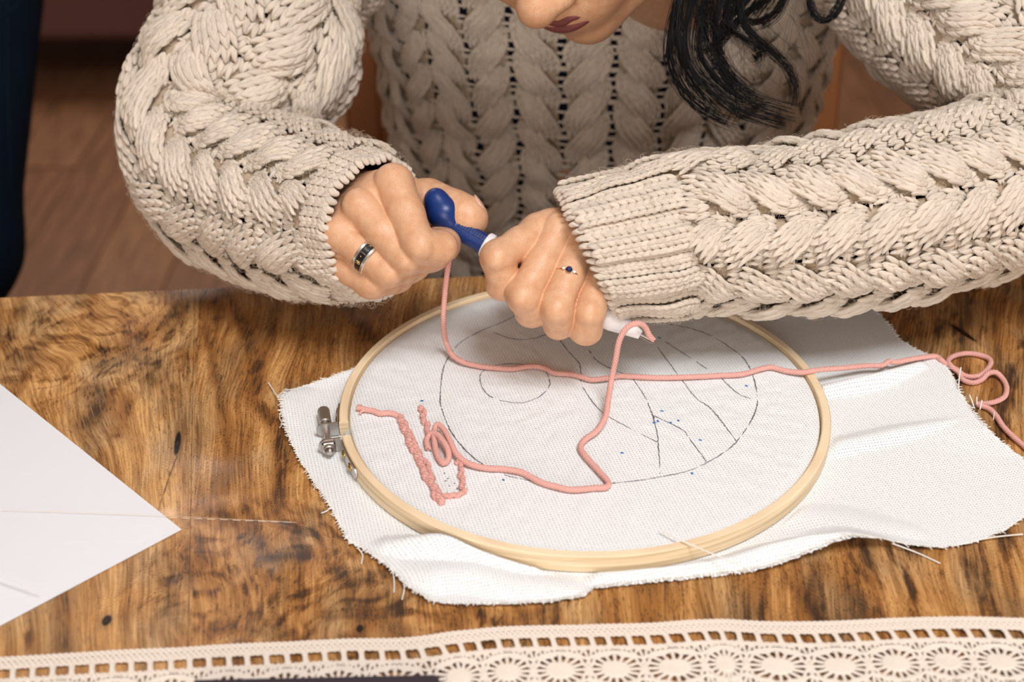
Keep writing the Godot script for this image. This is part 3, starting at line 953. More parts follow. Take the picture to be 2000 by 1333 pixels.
	# pencil drawing
	var lines := [
		[Vector3(-0.0372, 0.0094, -0.1005), Vector3(-0.0453, 0.0094, -0.0917), Vector3(-0.0566, 0.0094, -0.083), Vector3(-0.0707, 0.0094, -0.0691), Vector3(-0.0775, 0.0094, -0.0542), Vector3(-0.0819, 0.0094, -0.0369), Vector3(-0.0827, 0.0094, -0.0091), Vector3(-0.0812, 0.0094, 0.0068), Vector3(-0.0739, 0.0094, 0.0323), Vector3(-0.0636, 0.0094, 0.0518), Vector3(-0.0524, 0.0094, 0.0645), Vector3(-0.0414, 0.0094, 0.0716), Vector3(-0.0279, 0.0094, 0.0763)], [Vector3(0.0099, 0.0094, 0.0783), Vector3(0.0236, 0.0094, 0.0763), Vector3(0.0375, 0.0094, 0.073), Vector3(0.0545, 0.0094, 0.067), Vector3(0.0697, 0.0094, 0.0557), Vector3(0.0818, 0.0094, 0.0426), Vector3(0.094, 0.0094, 0.0205), Vector3(0.1, 0.0094, 0.0025), Vector3(0.1018, 0.0094, -0.0191), Vector3(0.0998, 0.0094, -0.0418), Vector3(0.0937, 0.0094, -0.0554), Vector3(0.0832, 0.0094, -0.0707), Vector3(0.0701, 0.0094, -0.0809), Vector3(0.0563, 0.0094, -0.0869)],
		[Vector3(-0.0555, 0.0094, -0.0375), Vector3(-0.0597, 0.0094, -0.029), Vector3(-0.0583, 0.0094, -0.0151), Vector3(-0.0528, 0.0094, -0.0053), Vector3(-0.0454, 0.0094, -0.0009), Vector3(-0.0351, 0.0094, 0.0009), Vector3(-0.0261, 0.0094, -0.0042), Vector3(-0.0206, 0.0094, -0.0122), Vector3(-0.0186, 0.0094, -0.0198), Vector3(-0.0201, 0.0094, -0.0299), Vector3(-0.0218, 0.0094, -0.0345)], [Vector3(-0.0279, 0.0094, -0.0375), Vector3(-0.0346, 0.0094, -0.0405), Vector3(-0.0438, 0.0094, -0.0412), Vector3(-0.0546, 0.0094, -0.0386)],
		[Vector3(-0.0134, 0.0094, -0.0759), Vector3(-0.0069, 0.0094, -0.0563), Vector3(-0.0007, 0.0094, -0.0421), Vector3(0.0001, 0.0094, -0.0323), Vector3(-0.0001, 0.0094, -0.0211)], [Vector3(0.0004, 0.0094, -0.0145), Vector3(0.0074, 0.0094, 0.0059), Vector3(0.014, 0.0094, 0.0164), Vector3(0.0274, 0.0094, 0.0303), Vector3(0.0386, 0.0094, 0.0413)], [Vector3(0.0062, 0.0094, -0.056), Vector3(0.0103, 0.0094, -0.0442), Vector3(0.0188, 0.0094, -0.0337), Vector3(0.0289, 0.0094, -0.0256), Vector3(0.0356, 0.0094, -0.0057), Vector3(0.0382, 0.0094, 0.0117), Vector3(0.0393, 0.0094, 0.0184)],
		[Vector3(0.0384, 0.0094, 0.0123), Vector3(0.0395, 0.0094, 0.0344), Vector3(0.0385, 0.0094, 0.0537), Vector3(0.0377, 0.0094, 0.0703)], [Vector3(0.039, 0.0094, 0.0154), Vector3(0.0532, 0.0094, 0.0288), Vector3(0.0565, 0.0094, 0.0372), Vector3(0.0636, 0.0094, 0.0598)], [Vector3(0.0482, 0.0094, -0.0599), Vector3(0.0521, 0.0094, -0.0456), Vector3(0.0589, 0.0094, -0.0227), Vector3(0.0659, 0.0094, -0.0008), Vector3(0.0728, 0.0094, 0.0098), Vector3(0.0823, 0.0094, 0.0411)], [Vector3(0.054, 0.0094, -0.0646), Vector3(0.0649, 0.0094, -0.0489), Vector3(0.0754, 0.0094, -0.0336)], [Vector3(0.0825, 0.0094, -0.0234), Vector3(0.0898, 0.0094, -0.0068), Vector3(0.0971, 0.0094, -0.0002)],
		[Vector3(-0.0517, 0.0094, -0.0779), Vector3(-0.0406, 0.0094, -0.0703), Vector3(-0.0279, 0.0094, -0.07), Vector3(-0.0166, 0.0094, -0.0772)]]
	var fz := noise(300.0, 2, 55)
	for q in lines:
		var t := Shape.new()
		var c := curve(q, 0.0012)
		var rad := []
		for k in c.size():
			var e := 0.0004 * (0.75 + 0.9 * fz.get_noise_1d(k * 0.01))
			c[k] += Vector3(fz.get_noise_2d(k * 0.012, 3.0) * 0.0004, 0.0, fz.get_noise_2d(k * 0.012, 9.0) * 0.0004)
			rad.append(maxf(0.00018, e))
		t.tube(c, rad, 6, 0.3, true, Vector3(0, 1, 0))
		part("pencil_line", t, mats["pencil"], root)
	for q in [Vector3(0.0963, 0.0095, -0.0141), Vector3(0.0444, 0.0095, 0.011), Vector3(0.0187, 0.0095, 0.0511), Vector3(0.0627, 0.0095, 0.0399), Vector3(0.0546, 0.0095, 0.0703), Vector3(0.0526, 0.0095, 0.0209), Vector3(0.0411, 0.0095, 0.0211), Vector3(-0.093, 0.0095, -0.0022), Vector3(-0.046, 0.0095, 0.0743), Vector3(0.0507, 0.0095, -0.0694), Vector3(0.0389, 0.0095, 0.0226), Vector3(0.0481, 0.0095, 0.0228)]:
		var t := Shape.new()
		t.ball(q, Vector3(0.0007, 0.0002, 0.0011), Basis(Vector3.UP, rng.randf() * 2.0), 4, 8)
		part("ink_dot", t, mats["blue_ink"], root)
	embroidery(root)

func embroidery(root: Node3D) -> void:
	var e := Node3D.new()
	e.name = "embroidery"
	root.add_child(e)
	e.set_meta("label", "pink yarn loops punched into the cloth in a narrow band")
	rng.seed = 23
	var rows := [[[Vector3(-0.1052, 0.0098, 0.0147), Vector3(-0.1027, 0.0098, 0.0223), Vector3(-0.0996, 0.0098, 0.0324), Vector3(-0.096, 0.0098, 0.0446), Vector3(-0.0927, 0.0098, 0.0541), Vector3(-0.0884, 0.0098, 0.0681), Vector3(-0.0841, 0.0098, 0.0794), Vector3(-0.0809, 0.0098, 0.0903)], 0.0023, 2], [[Vector3(-0.1026, 0.0104, 0.0192), Vector3(-0.0996, 0.0104, 0.0308), Vector3(-0.0958, 0.0104, 0.043), Vector3(-0.0911, 0.0104, 0.0573), Vector3(-0.0863, 0.0104, 0.0712), Vector3(-0.0817, 0.0104, 0.0837), Vector3(-0.0781, 0.0104, 0.0942)], 0.0022, 2], [[Vector3(-0.101, 0.0098, 0.0224), Vector3(-0.0971, 0.0098, 0.0349), Vector3(-0.092, 0.0098, 0.0509), Vector3(-0.0858, 0.0098, 0.0649), Vector3(-0.0828, 0.0098, 0.0727)], 0.0018, 1],
		[[Vector3(-0.0777, 0.0098, 0.0908), Vector3(-0.0735, 0.0098, 0.0887), Vector3(-0.0695, 0.0098, 0.0884), Vector3(-0.0669, 0.0098, 0.0858), Vector3(-0.0677, 0.0098, 0.0774), Vector3(-0.0687, 0.0098, 0.0684), Vector3(-0.0703, 0.0098, 0.0592)], 0.0019, 1], [[Vector3(-0.0926, 0.0098, 0.0061), Vector3(-0.091, 0.0098, 0.015), Vector3(-0.089, 0.0098, 0.0266), Vector3(-0.0871, 0.0098, 0.0365)], 0.0020, 1]]
	for q in rows:
		var c := curve(q[0], 0.0008)
		var at := 0
		while at < c.size() - 2:
			var to := mini(at + rng.randi_range(4, 6), c.size() - 1)
			var a: Vector3 = c[at]
			var b: Vector3 = c[to]
			var side := (b - a).cross(Vector3.UP).normalized() * rng.randf_range(-0.0009, 0.0009)
			var st := Shape.new()
			yarn(st, curve([a + Vector3(0, -0.001, 0), a.lerp(b, 0.25) + side + Vector3(0, 0.0009, 0), a.lerp(b, 0.75) + side + Vector3(0, 0.0010, 0), b + (b - a) * 0.12 + Vector3(0, -0.001, 0)], 0.0007), q[1] * rng.randf_range(0.72, 0.9), 4, 0.006, 5)
			part("stitch", st, mats["pink_yarn"], e)
			at = to
	# empty needle holes beside the band
	for p in [Vector3(-0.0849, 0.0094, 0.0419), Vector3(-0.0832, 0.0095, 0.0491), Vector3(-0.0808, 0.0095, 0.0529), Vector3(-0.0787, 0.0095, 0.0586), Vector3(-0.0858, 0.0095, 0.0476), Vector3(-0.0775, 0.0095, 0.0678), Vector3(-0.0754, 0.0095, 0.0724), Vector3(-0.0718, 0.0095, 0.0769), Vector3(-0.0744, 0.0095, 0.0791), Vector3(-0.0703, 0.0095, 0.0814), Vector3(-0.0767, 0.0095, 0.0746)]:
		var h := Shape.new()
		h.ball(p, Vector3(0.0005, 0.0001, 0.0005), Basis.IDENTITY, 4, 8)
		part("needle_hole", h, mats["pencil"], e)

# ---------------------------------------------------------------- pink yarn
func threads() -> void:
	var wool: Material = mats["pink_yarn"]
	var a := thing("pink_yarn", "pink plied yarn running from the needle tip across the cloth to the stitches", "yarn", Vector3.ZERO)
	var s := Shape.new()
	var path: Array = [Vector3(0.0398, 0.0443, -0.0099), Vector3(0.0373, 0.0479, -0.0091), Vector3(0.0353, 0.0524, -0.009), Vector3(0.0328, 0.0559, -0.0076), Vector3(0.0293, 0.058, -0.0053), Vector3(0.0249, 0.0571, -0.0036), Vector3(0.0215, 0.0531, -0.0024), Vector3(0.0193, 0.0472, -0.0011), Vector3(0.0181, 0.0382, -0.0003)]
	path.append_array([Vector3(0.0157, 0.024, 0.0017), Vector3(0.013, 0.019, 0.0151), Vector3(0.011, 0.0155, 0.0252), Vector3(0.0056, 0.013, 0.035), Vector3(-0.0004, 0.012, 0.0408), Vector3(-0.0038, 0.0115, 0.0472), Vector3(-0.002, 0.0115, 0.0558), Vector3(0.004, 0.0115, 0.0684), Vector3(0.009, 0.0115, 0.0797), Vector3(0.0076, 0.0115, 0.0841), Vector3(0.0014, 0.0115, 0.0849), Vector3(-0.0107, 0.0115, 0.086), Vector3(-0.0186, 0.0115, 0.0832), Vector3(-0.0266, 0.0115, 0.0791), Vector3(-0.0359, 0.0115, 0.0708), Vector3(-0.0455, 0.0115, 0.0675), Vector3(-0.055, 0.0115, 0.0664), Vector3(-0.0647, 0.012, 0.0628), Vector3(-0.0709, 0.013, 0.0561), Vector3(-0.0748, 0.014, 0.046), Vector3(-0.0784, 0.015, 0.0362), Vector3(-0.0824, 0.015, 0.0302), Vector3(-0.0842, 0.0135, 0.034), Vector3(-0.0835, 0.012, 0.0455), Vector3(-0.0812, 0.0115, 0.0562), Vector3(-0.0782, 0.0115, 0.0614), Vector3(-0.0756, 0.012, 0.0579), Vector3(-0.0762, 0.014, 0.0522), Vector3(-0.0798, 0.015, 0.044), Vector3(-0.0835, 0.014, 0.0376), Vector3(-0.087, 0.012, 0.0362), Vector3(-0.0883, 0.0115, 0.0408), Vector3(-0.0871, 0.011, 0.0474)])
	yarn(s, curve(path, 0.0007), 0.00175)
	part("strand", s, wool, a)
	var s2 := Shape.new()
	yarn(s2, curve([Vector3(-0.1293, 0.0114, 0.0073), Vector3(-0.1251, 0.0113, 0.0088), Vector3(-0.1203, 0.0113, 0.0104), Vector3(-0.116, 0.0112, 0.0129), Vector3(-0.1114, 0.0112, 0.0125), Vector3(-0.1073, 0.011, 0.0138), Vector3(-0.1042, 0.01, 0.0165)], 0.0007), 0.0017)
	for q in [[Vector3(-0.1251, 0.0114, 0.0089), Vector3(-0.1279, 0.0112, 0.007), Vector3(-0.1296, 0.0106, 0.0082)], [Vector3(-0.1244, 0.0114, 0.0099), Vector3(-0.1267, 0.011, 0.0104), Vector3(-0.1275, 0.0104, 0.012)], [Vector3(-0.1251, 0.0115, 0.0085), Vector3(-0.1277, 0.0116, 0.0055), Vector3(-0.1298, 0.011, 0.0051)]]:
		s2.tube(curve(q, 0.0008), 0.0008, 5)
	tag(part("short_tail", s2, wool, a), "frayed short yarn end on the cloth near the hoop")
	var b := thing("pink_yarn_001", "pink yarn hanging from the fist across the hoop to a loose coil", "yarn", Vector3.ZERO)
	var s3 := Shape.new()
	var path2: Array = [Vector3(-0.0746, 0.0804, -0.0541), Vector3(-0.0767, 0.0757, -0.0477), Vector3(-0.0784, 0.0659, -0.0453), Vector3(-0.0799, 0.0537, -0.0426), Vector3(-0.0809, 0.041, -0.0406)]
	path2.append_array([Vector3(-0.0808, 0.02, -0.0519), Vector3(-0.0771, 0.0145, -0.0448), Vector3(-0.0699, 0.012, -0.0394), Vector3(-0.0597, 0.0114, -0.0355), Vector3(-0.0515, 0.0114, -0.0337), Vector3(-0.0408, 0.0114, -0.0323), Vector3(-0.0301, 0.0114, -0.0349), Vector3(-0.0219, 0.0115, -0.0329), Vector3(-0.0159, 0.0114, -0.0273), Vector3(-0.0075, 0.0114, -0.026), Vector3(-0.0016, 0.0114, -0.0236), Vector3(0.0058, 0.0116, -0.0193), Vector3(0.0148, 0.012, -0.0201), Vector3(0.0241, 0.0115, -0.023), Vector3(0.0435, 0.0114, -0.021), Vector3(0.0616, 0.0114, -0.0212), Vector3(0.0814, 0.0114, -0.0225), Vector3(0.0952, 0.0114, -0.0239), Vector3(0.1056, 0.0116, -0.0284), Vector3(0.113, 0.0114, -0.0309), Vector3(0.1213, 0.0116, -0.0264), Vector3(0.1297, 0.0125, -0.0232), Vector3(0.1358, 0.013, -0.0239), Vector3(0.1425, 0.0122, -0.0267), Vector3(0.1579, 0.009, -0.0332), Vector3(0.1713, 0.0075, -0.0375), Vector3(0.1812, 0.0075, -0.0379), Vector3(0.1863, 0.008, -0.0416), Vector3(0.1897, 0.008, -0.0404), Vector3(0.204, 0.0075, -0.0455), Vector3(0.2166, 0.0055, -0.0508), Vector3(0.2197, 0.005, -0.0469), Vector3(0.2224, 0.004, -0.0426), Vector3(0.2271, 0.0032, -0.0391), Vector3(0.2307, 0.0024, -0.0329), Vector3(0.2383, 0.0024, -0.0327), Vector3(0.2455, 0.0032, -0.0388), Vector3(0.2505, 0.0026, -0.0477), Vector3(0.2494, 0.0022, -0.0543), Vector3(0.2413, 0.002, -0.0589), Vector3(0.2323, 0.0022, -0.057), Vector3(0.2245, 0.0042, -0.048), Vector3(0.2239, 0.005, -0.0398), Vector3(0.2275, 0.003, -0.036), Vector3(0.2282, 0.0022, -0.0293), Vector3(0.2334, 0.002, -0.0261), Vector3(0.2397, 0.0022, -0.0291), Vector3(0.2441, 0.0042, -0.0327), Vector3(0.2492, 0.004, -0.034), Vector3(0.2522, 0.0022, -0.0299), Vector3(0.2518, 0.002, -0.0208), Vector3(0.2476, 0.002, -0.011), Vector3(0.2409, 0.002, -0.0058), Vector3(0.2343, 0.002, -0.0038), Vector3(0.2288, 0.0025, -0.0026), Vector3(0.2343, 0.0022, 0.0013), Vector3(0.2366, 0.002, 0.0084), Vector3(0.2372, 0.002, 0.0187), Vector3(0.2393, 0.002, 0.0278), Vector3(0.243, 0.002, 0.0387), Vector3(0.2471, 0.002, 0.0521), Vector3(0.2542, 0.002, 0.0639), Vector3(0.2685, 0.002, 0.0701), Vector3(0.289, 0.002, 0.0668), Vector3(0.3081, 0.002, 0.074), Vector3(0.3204, 0.002, 0.0896), Vector3(0.3352, 0.002, 0.0985)])
	yarn(s3, curve(path2, 0.0008), 0.0017, 4, 0.0065, 5)
	part("strand", s3, wool, b)

# ---------------------------------------------------------------- bodies from blended fields
# groups: [[blend, [prim, ...]], ...]; prim = [a, b, ra, rb] or [centre, radii, basis, 0] for an ellipsoid
func field_mesh(s: Shape, groups: Array, cell: float, join: float) -> void:
	var lo := Vector3(9, 9, 9)
	var hi := Vector3(-9, -9, -9)
	for g in groups:
		for p in g[1]:
			var pts: Array = [[p[0], p[2]], [p[1], p[3]]] if p[2] is float else [[p[0], maxf(p[1].x, maxf(p[1].y, p[1].z))]]
			for q in pts:
				lo = lo.min(q[0] - Vector3.ONE * q[1]); hi = hi.max(q[0] + Vector3.ONE * q[1])
	lo -= Vector3.ONE * cell * 4.0; hi += Vector3.ONE * cell * 4.0
	var nx := int((hi.x - lo.x) / cell) + 2
	var ny := int((hi.y - lo.y) / cell) + 2
	var nz := int((hi.z - lo.z) / cell) + 2
	var f := PackedFloat32Array()
	f.resize(nx * ny * nz)
	f.fill(1.0)
	for g in groups:
		var k: float = g[0]
		var margin := maxf(k, join) + cell * 3.0
		var glo := Vector3(9, 9, 9)
		var ghi := Vector3(-9, -9, -9)
		for p in g[1]:
			if p[2] is float:
				glo = glo.min(p[0].min(p[1]) - Vector3.ONE * maxf(p[2], p[3])); ghi = ghi.max(p[0].max(p[1]) + Vector3.ONE * maxf(p[2], p[3]))
			else:
				var e := Vector3.ONE * maxf(p[1].x, maxf(p[1].y, p[1].z))
				glo = glo.min(p[0] - e); ghi = ghi.max(p[0] + e)
		glo -= Vector3.ONE * margin; ghi += Vector3.ONE * margin
		var x0 := clampi(int((glo.x - lo.x) / cell), 0, nx - 1)
		var y0 := clampi(int((glo.y - lo.y) / cell), 0, ny - 1)
		var z0 := clampi(int((glo.z - lo.z) / cell), 0, nz - 1)
		var x1 := clampi(int((ghi.x - lo.x) / cell) + 1, 0, nx - 1)
		var y1 := clampi(int((ghi.y - lo.y) / cell) + 1, 0, ny - 1)
		var z1 := clampi(int((ghi.z - lo.z) / cell) + 1, 0, nz - 1)
		var sx := x1 - x0 + 1
		var sy := y1 - y0 + 1
		var sz := z1 - z0 + 1
		var t := PackedFloat32Array()
		t.resize(sx * sy * sz)
		t.fill(1.0)
		for p in g[1]:
			var round_: bool = p[2] is float
			var a: Vector3 = p[0]
			var plo: Vector3
			var phi: Vector3
			var ba := Vector3.ZERO
			var il := 0.0
			var ra := 0.0
			var rb := 0.0
			var er := Vector3.ONE
			var eb := Basis.IDENTITY
			var emin := 0.0
			if round_:
				var b: Vector3 = p[1]
				ra = p[2]; rb = p[3]
				ba = b - a
				il = 1.0 / maxf(ba.length_squared(), 1e-9)
				plo = a.min(b) - Vector3.ONE * (maxf(ra, rb) + margin); phi = a.max(b) + Vector3.ONE * (maxf(ra, rb) + margin)
			else:
				er = p[1]; eb = p[2].inverse()
				emin = minf(er.x, minf(er.y, er.z))
				var e2 := Vector3.ONE * (maxf(er.x, maxf(er.y, er.z)) + margin)
				plo = a - e2; phi = a + e2
			var ax := clampi(int((plo.x - lo.x) / cell) - x0, 0, sx - 1)
			var ay := clampi(int((plo.y - lo.y) / cell) - y0, 0, sy - 1)
			var az := clampi(int((plo.z - lo.z) / cell) - z0, 0, sz - 1)
			var bx := clampi(int((phi.x - lo.x) / cell) + 1 - x0, 0, sx - 1)
			var by := clampi(int((phi.y - lo.y) / cell) + 1 - y0, 0, sy - 1)
			var bz := clampi(int((phi.z - lo.z) / cell) + 1 - z0, 0, sz - 1)
			for z in range(az, bz + 1):
				for y in range(ay, by + 1):
					var row := (z * sy + y) * sx
					var wp := lo + Vector3(0, (y + y0) * cell, (z + z0) * cell)
					for x in range(ax, bx + 1):
						wp.x = lo.x + (x + x0) * cell
						var d: float
						if round_:
							var pa := wp - a
							var h := clampf(pa.dot(ba) * il, 0.0, 1.0)
							d = (pa - ba * h).length() - (ra + (rb - ra) * h)
						else:
							d = (((eb * (wp - a)) / er).length() - 1.0) * emin
						var o := t[row + x]
						if absf(o - d) < k:
							var m := (k - absf(o - d)) / k
							t[row + x] = minf(o, d) - m * m * k * 0.25
						elif d < o:
							t[row + x] = d
		for z in sz:
			for y in sy:
				var r0 := (z * sy + y) * sx
				var r1 := ((z + z0) * ny + y + y0) * nx + x0
				for x in sx:
					var d := t[r0 + x]
					var o := f[r1 + x]
					if absf(o - d) < join:
						var m := (join - absf(o - d)) / join
						f[r1 + x] = minf(o, d) - m * m * join * 0.25
					elif d < o:
						f[r1 + x] = d
	# surface nets
	var vid := PackedInt32Array()
	vid.resize(nx * ny * nz)
	vid.fill(-1)
	var dy := nx
	var dz := nx * ny
	var off := PackedInt32Array([0, 1, dy, dy + 1, dz, dz + 1, dz + dy, dz + dy + 1])
	var edges := PackedInt32Array([0, 1, 2, 3, 4, 5, 6, 7, 0, 2, 1, 3, 4, 6, 5, 7, 0, 4, 1, 5, 2, 6, 3, 7])
	for z in nz - 1:
		for y in ny - 1:
			var row := z * dz + y * dy
			for x in nx - 1:
				var i := row + x
				var first := f[i] < 0.0
				if f[i] > cell * 2.0 or f[i] < -cell * 2.0: continue
				var same := true
				for c in range(1, 8):
					if (f[i + off[c]] < 0.0) != first:
						same = false
						break
				if same: continue
				var sum := Vector3.ZERO
				var cnt := 0
				for e in range(0, 24, 2):
					var c0 := edges[e]
					var c1 := edges[e + 1]
					var f0 := f[i + off[c0]]
					var f1 := f[i + off[c1]]
					if (f0 < 0.0) != (f1 < 0.0):
						var w := f0 / (f0 - f1)
						var p0 := Vector3(c0 & 1, (c0 >> 1) & 1, c0 >> 2)
						var p1 := Vector3(c1 & 1, (c1 >> 1) & 1, c1 >> 2)
						sum += p0.lerp(p1, w)
						cnt += 1
				sum /= cnt
				var g := Vector3(0, 0, 0)
				for c in 8:
					var wx := sum.x if c & 1 else 1.0 - sum.x
					var wy := sum.y if (c >> 1) & 1 else 1.0 - sum.y
					var wz := sum.z if c >> 2 else 1.0 - sum.z
					var fv := f[i + off[c]]
					g.x += fv * wy * wz * (1.0 if c & 1 else -1.0)
					g.y += fv * wx * wz * (1.0 if (c >> 1) & 1 else -1.0)
					g.z += fv * wx * wy * (1.0 if c >> 2 else -1.0)
				vid[i] = s.vert(lo + (Vector3(x, y, z) + sum) * cell, g.normalized())
	for z in range(1, nz - 1):
		for y in range(1, ny - 1):
			for x in range(1, nx - 1):
				var i := z * dz + y * dy + x
				if vid[i] < 0 and vid[i - 1] < 0 and vid[i - dy] < 0 and vid[i - dz] < 0: continue
				var ins := f[i] < 0.0
				for ax in 3:
					var d1: int = [1, dy, dz][ax]
					if ins != (f[i + d1] < 0.0):
						var u: int = [dy, dz, 1][ax]
						var w: int = [dz, 1, dy][ax]
						var q0 := vid[i]; var q1 := vid[i - u]; var q2 := vid[i - u - w]; var q3 := vid[i - w]
						if q0 < 0 or q1 < 0 or q2 < 0 or q3 < 0: continue
						if ins: s.quad(q0, q3, q2, q1)
						else: s.quad(q0, q1, q2, q3)
	if cell < 0.0005: return
	# smooth the normals once over the mesh
	var acc := PackedVector3Array()
	acc.resize(s.n.size())
	for k in range(0, s.idx.size(), 3):
		var n0 := s.n[s.idx[k]] + s.n[s.idx[k + 1]] + s.n[s.idx[k + 2]]
		acc[s.idx[k]] += n0; acc[s.idx[k + 1]] += n0; acc[s.idx[k + 2]] += n0
	for k in s.n.size():
		if acc[k] != Vector3.ZERO: s.n[k] = acc[k].normalized()

# her hands: joints in metres; each finger carries its own bone of the palm, so that it runs smoothly into the back of the hand
func left_hand() -> Array:
	var g := []
	var index := [Vector3(-0.0247, 0.0963, -0.0451), Vector3(-0.0481, 0.0922, -0.0215), Vector3(-0.0446, 0.0751, -0.0216), Vector3(-0.039, 0.0667, -0.0411), Vector3(-0.0347, 0.0665, -0.0526)]
	var middle := [Vector3(-0.0137, 0.0981, -0.0414), Vector3(-0.0341, 0.0748, -0.0085), Vector3(-0.0288, 0.0621, -0.0149), Vector3(-0.0255, 0.0524, -0.0371), Vector3(-0.024, 0.0528, -0.049)]
	var ring := [Vector3(-0.0004, 0.0934, -0.0386), Vector3(-0.0159, 0.0693, -0.004), Vector3(-0.0138, 0.0566, -0.0115), Vector3(-0.0118, 0.0461, -0.0333), Vector3(-0.0102, 0.0462, -0.045)]
	var pinky := [Vector3(0.0115, 0.0818, -0.0386), Vector3(0.0031, 0.0646, -0.007), Vector3(0.0006, 0.0525, -0.009), Vector3(-0.0001, 0.0425, -0.0275), Vector3(0.0004, 0.0425, -0.0381)]
	var heel := [Vector3(0.0242, 0.0841, -0.0563), Vector3(0.0267, 0.0833, -0.05), Vector3(0.0287, 0.0774, -0.0465), Vector3(0.0291, 0.0674, -0.0462)]
	var all := [index, middle, ring, pinky]
	var rad := [[0.0114, 0.0106, 0.0098, 0.0088, 0.0080], [0.0116, 0.0107, 0.0098, 0.0088, 0.0080], [0.0113, 0.0105, 0.0096, 0.0086, 0.0078], [0.0108, 0.0099, 0.0092, 0.0082, 0.0072]]
	for k in 4: g.append([0.0035, chain(all[k], rad[k]) + knuckles(all[k], rad[k], [1]) + [[heel[k], all[k][0], 0.0130, 0.0104]]])
	var wrist := Vector3(0.0375, 0.0763, -0.0516)
	var palm := []
	palm.append([Vector3(0.0281, 0.0815, -0.0665), Vector3(-0.0217, 0.093, -0.0465), 0.0150, 0.0105])
	palm.append([Vector3(0.0306, 0.0786, -0.0589), Vector3(-0.0119, 0.0913, -0.0432), 0.0160, 0.0110])
	palm.append([Vector3(0.032, 0.0727, -0.0553), Vector3(0.0004, 0.0861, -0.04), 0.0160, 0.0110])
	palm.append([Vector3(0.0322, 0.0649, -0.054), Vector3(0.0117, 0.0762, -0.0398), 0.0150, 0.0105])
	palm.append([Vector3(0.0145, 0.0648, -0.061), Vector3(-0.0069, 0.0704, -0.0574), 0.018, 0.012])
	palm.append([Vector3(0.0041, 0.094, -0.0471), Vector3(-0.0165, 0.0963, -0.0462), 0.0120, 0.0105])
	palm.append([wrist, Vector3(0.1033, 0.0854, -0.0571), 0.027, 0.033])
	palm.append([Vector3(0.0231, 0.0736, -0.057), wrist, 0.022, 0.027])
	g.append([0.012, palm])
	var thumb := [Vector3(0.0188, 0.0708, -0.0822), Vector3(-0.0025, 0.0684, -0.0889), Vector3(-0.0214, 0.0645, -0.0819), Vector3(-0.0355, 0.0644, -0.0725)]
	g.append([0.006, chain(thumb, [0.014, 0.012, 0.0098, 0.0085], 1.0, 0.0)])
	return g

func right_hand() -> Array:
	var g := []
	var index := [Vector3(-0.1073, 0.1179, -0.0629), Vector3(-0.0923, 0.0971, -0.028), Vector3(-0.0818, 0.0916, -0.034), Vector3(-0.0792, 0.0844, -0.053), Vector3(-0.0816, 0.083, -0.0662)]
	var middle := [Vector3(-0.1259, 0.1086, -0.0537), Vector3(-0.1003, 0.0878, -0.0305), Vector3(-0.0866, 0.0798, -0.0479), Vector3(-0.0825, 0.074, -0.0666), Vector3(-0.0842, 0.0741, -0.0784)]
	var ring := [Vector3(-0.139, 0.0937, -0.0505), Vector3(-0.1112, 0.0779, -0.0327), Vector3(-0.0984, 0.0698, -0.0535), Vector3(-0.0935, 0.065, -0.0728), Vector3(-0.0946, 0.0663, -0.083)]
	var pinky := [Vector3(-0.1451, 0.0741, -0.0549), Vector3(-0.121, 0.0674, -0.038), Vector3(-0.1085, 0.0592, -0.0576), Vector3(-0.1027, 0.0557, -0.0742), Vector3(-0.1031, 0.0576, -0.0824)]
	var heel := [Vector3(-0.1319, 0.0969, -0.0922), Vector3(-0.1379, 0.0925, -0.0873), Vector3(-0.1418, 0.0865, -0.0859), Vector3(-0.1445, 0.0759, -0.0865)]
	var all := [index, middle, ring, pinky]
	var rad := [[0.0138, 0.0113, 0.0102, 0.0090, 0.0080], [0.0122, 0.0110, 0.0100, 0.0088, 0.0078], [0.0114, 0.0105, 0.0096, 0.0086, 0.0076], [0.0106, 0.0097, 0.0088, 0.0078, 0.0068]]
	for k in 4: g.append([0.0035, chain(all[k], rad[k]) + knuckles(all[k], rad[k], [1]) + [[heel[k], all[k][0], 0.0130, 0.0106]]])
	var palm := []
	var wrist := Vector3(-0.1531, 0.0804, -0.1056)
	palm.append([Vector3(-0.1359, 0.0935, -0.0995), Vector3(-0.1083, 0.1133, -0.0659), 0.0165, 0.0112])
	palm.append([Vector3(-0.1413, 0.0891, -0.0945), Vector3(-0.124, 0.1046, -0.0559), 0.0165, 0.0112])
	palm.append([Vector3(-0.1453, 0.0829, -0.0931), Vector3(-0.1371, 0.0898, -0.0528), 0.0165, 0.0106])
	palm.append([Vector3(-0.1475, 0.0732, -0.0919), Vector3(-0.1435, 0.0726, -0.0564), 0.0150, 0.0098])
	palm.append([Vector3(-0.1152, 0.1096, -0.0649), Vector3(-0.1287, 0.0984, -0.058), 0.0120, 0.0115])
	palm.append([Vector3(-0.1264, 0.0828, -0.0895), Vector3(-0.1136, 0.0849, -0.0849), 0.020, 0.014])
	palm.append([Vector3(-0.1391, 0.0855, -0.0947), wrist, 0.023, 0.027])
	palm.append([wrist, Vector3(-0.1952, 0.0781, -0.1335), 0.027, 0.033])
	g.append([0.012, palm])
	var web := [[Vector3(-0.1073, 0.1072, -0.0775), Vector3(-0.0892, 0.0974, -0.0879), 0.0105, 0.0088], [Vector3(-0.1201, 0.0912, -0.0946), Vector3(-0.0892, 0.0974, -0.0879), 0.016, 0.0098]]
	web.append_array(chain([Vector3(-0.0892, 0.0974, -0.0879), Vector3(-0.0741, 0.0973, -0.0738), Vector3(-0.0674, 0.0951, -0.0678), Vector3(-0.0647, 0.0938, -0.0658)], [0.0092, 0.0087, 0.0091, 0.0082], 1.0, 0.0))
	g.append([0.006, web])
	return g

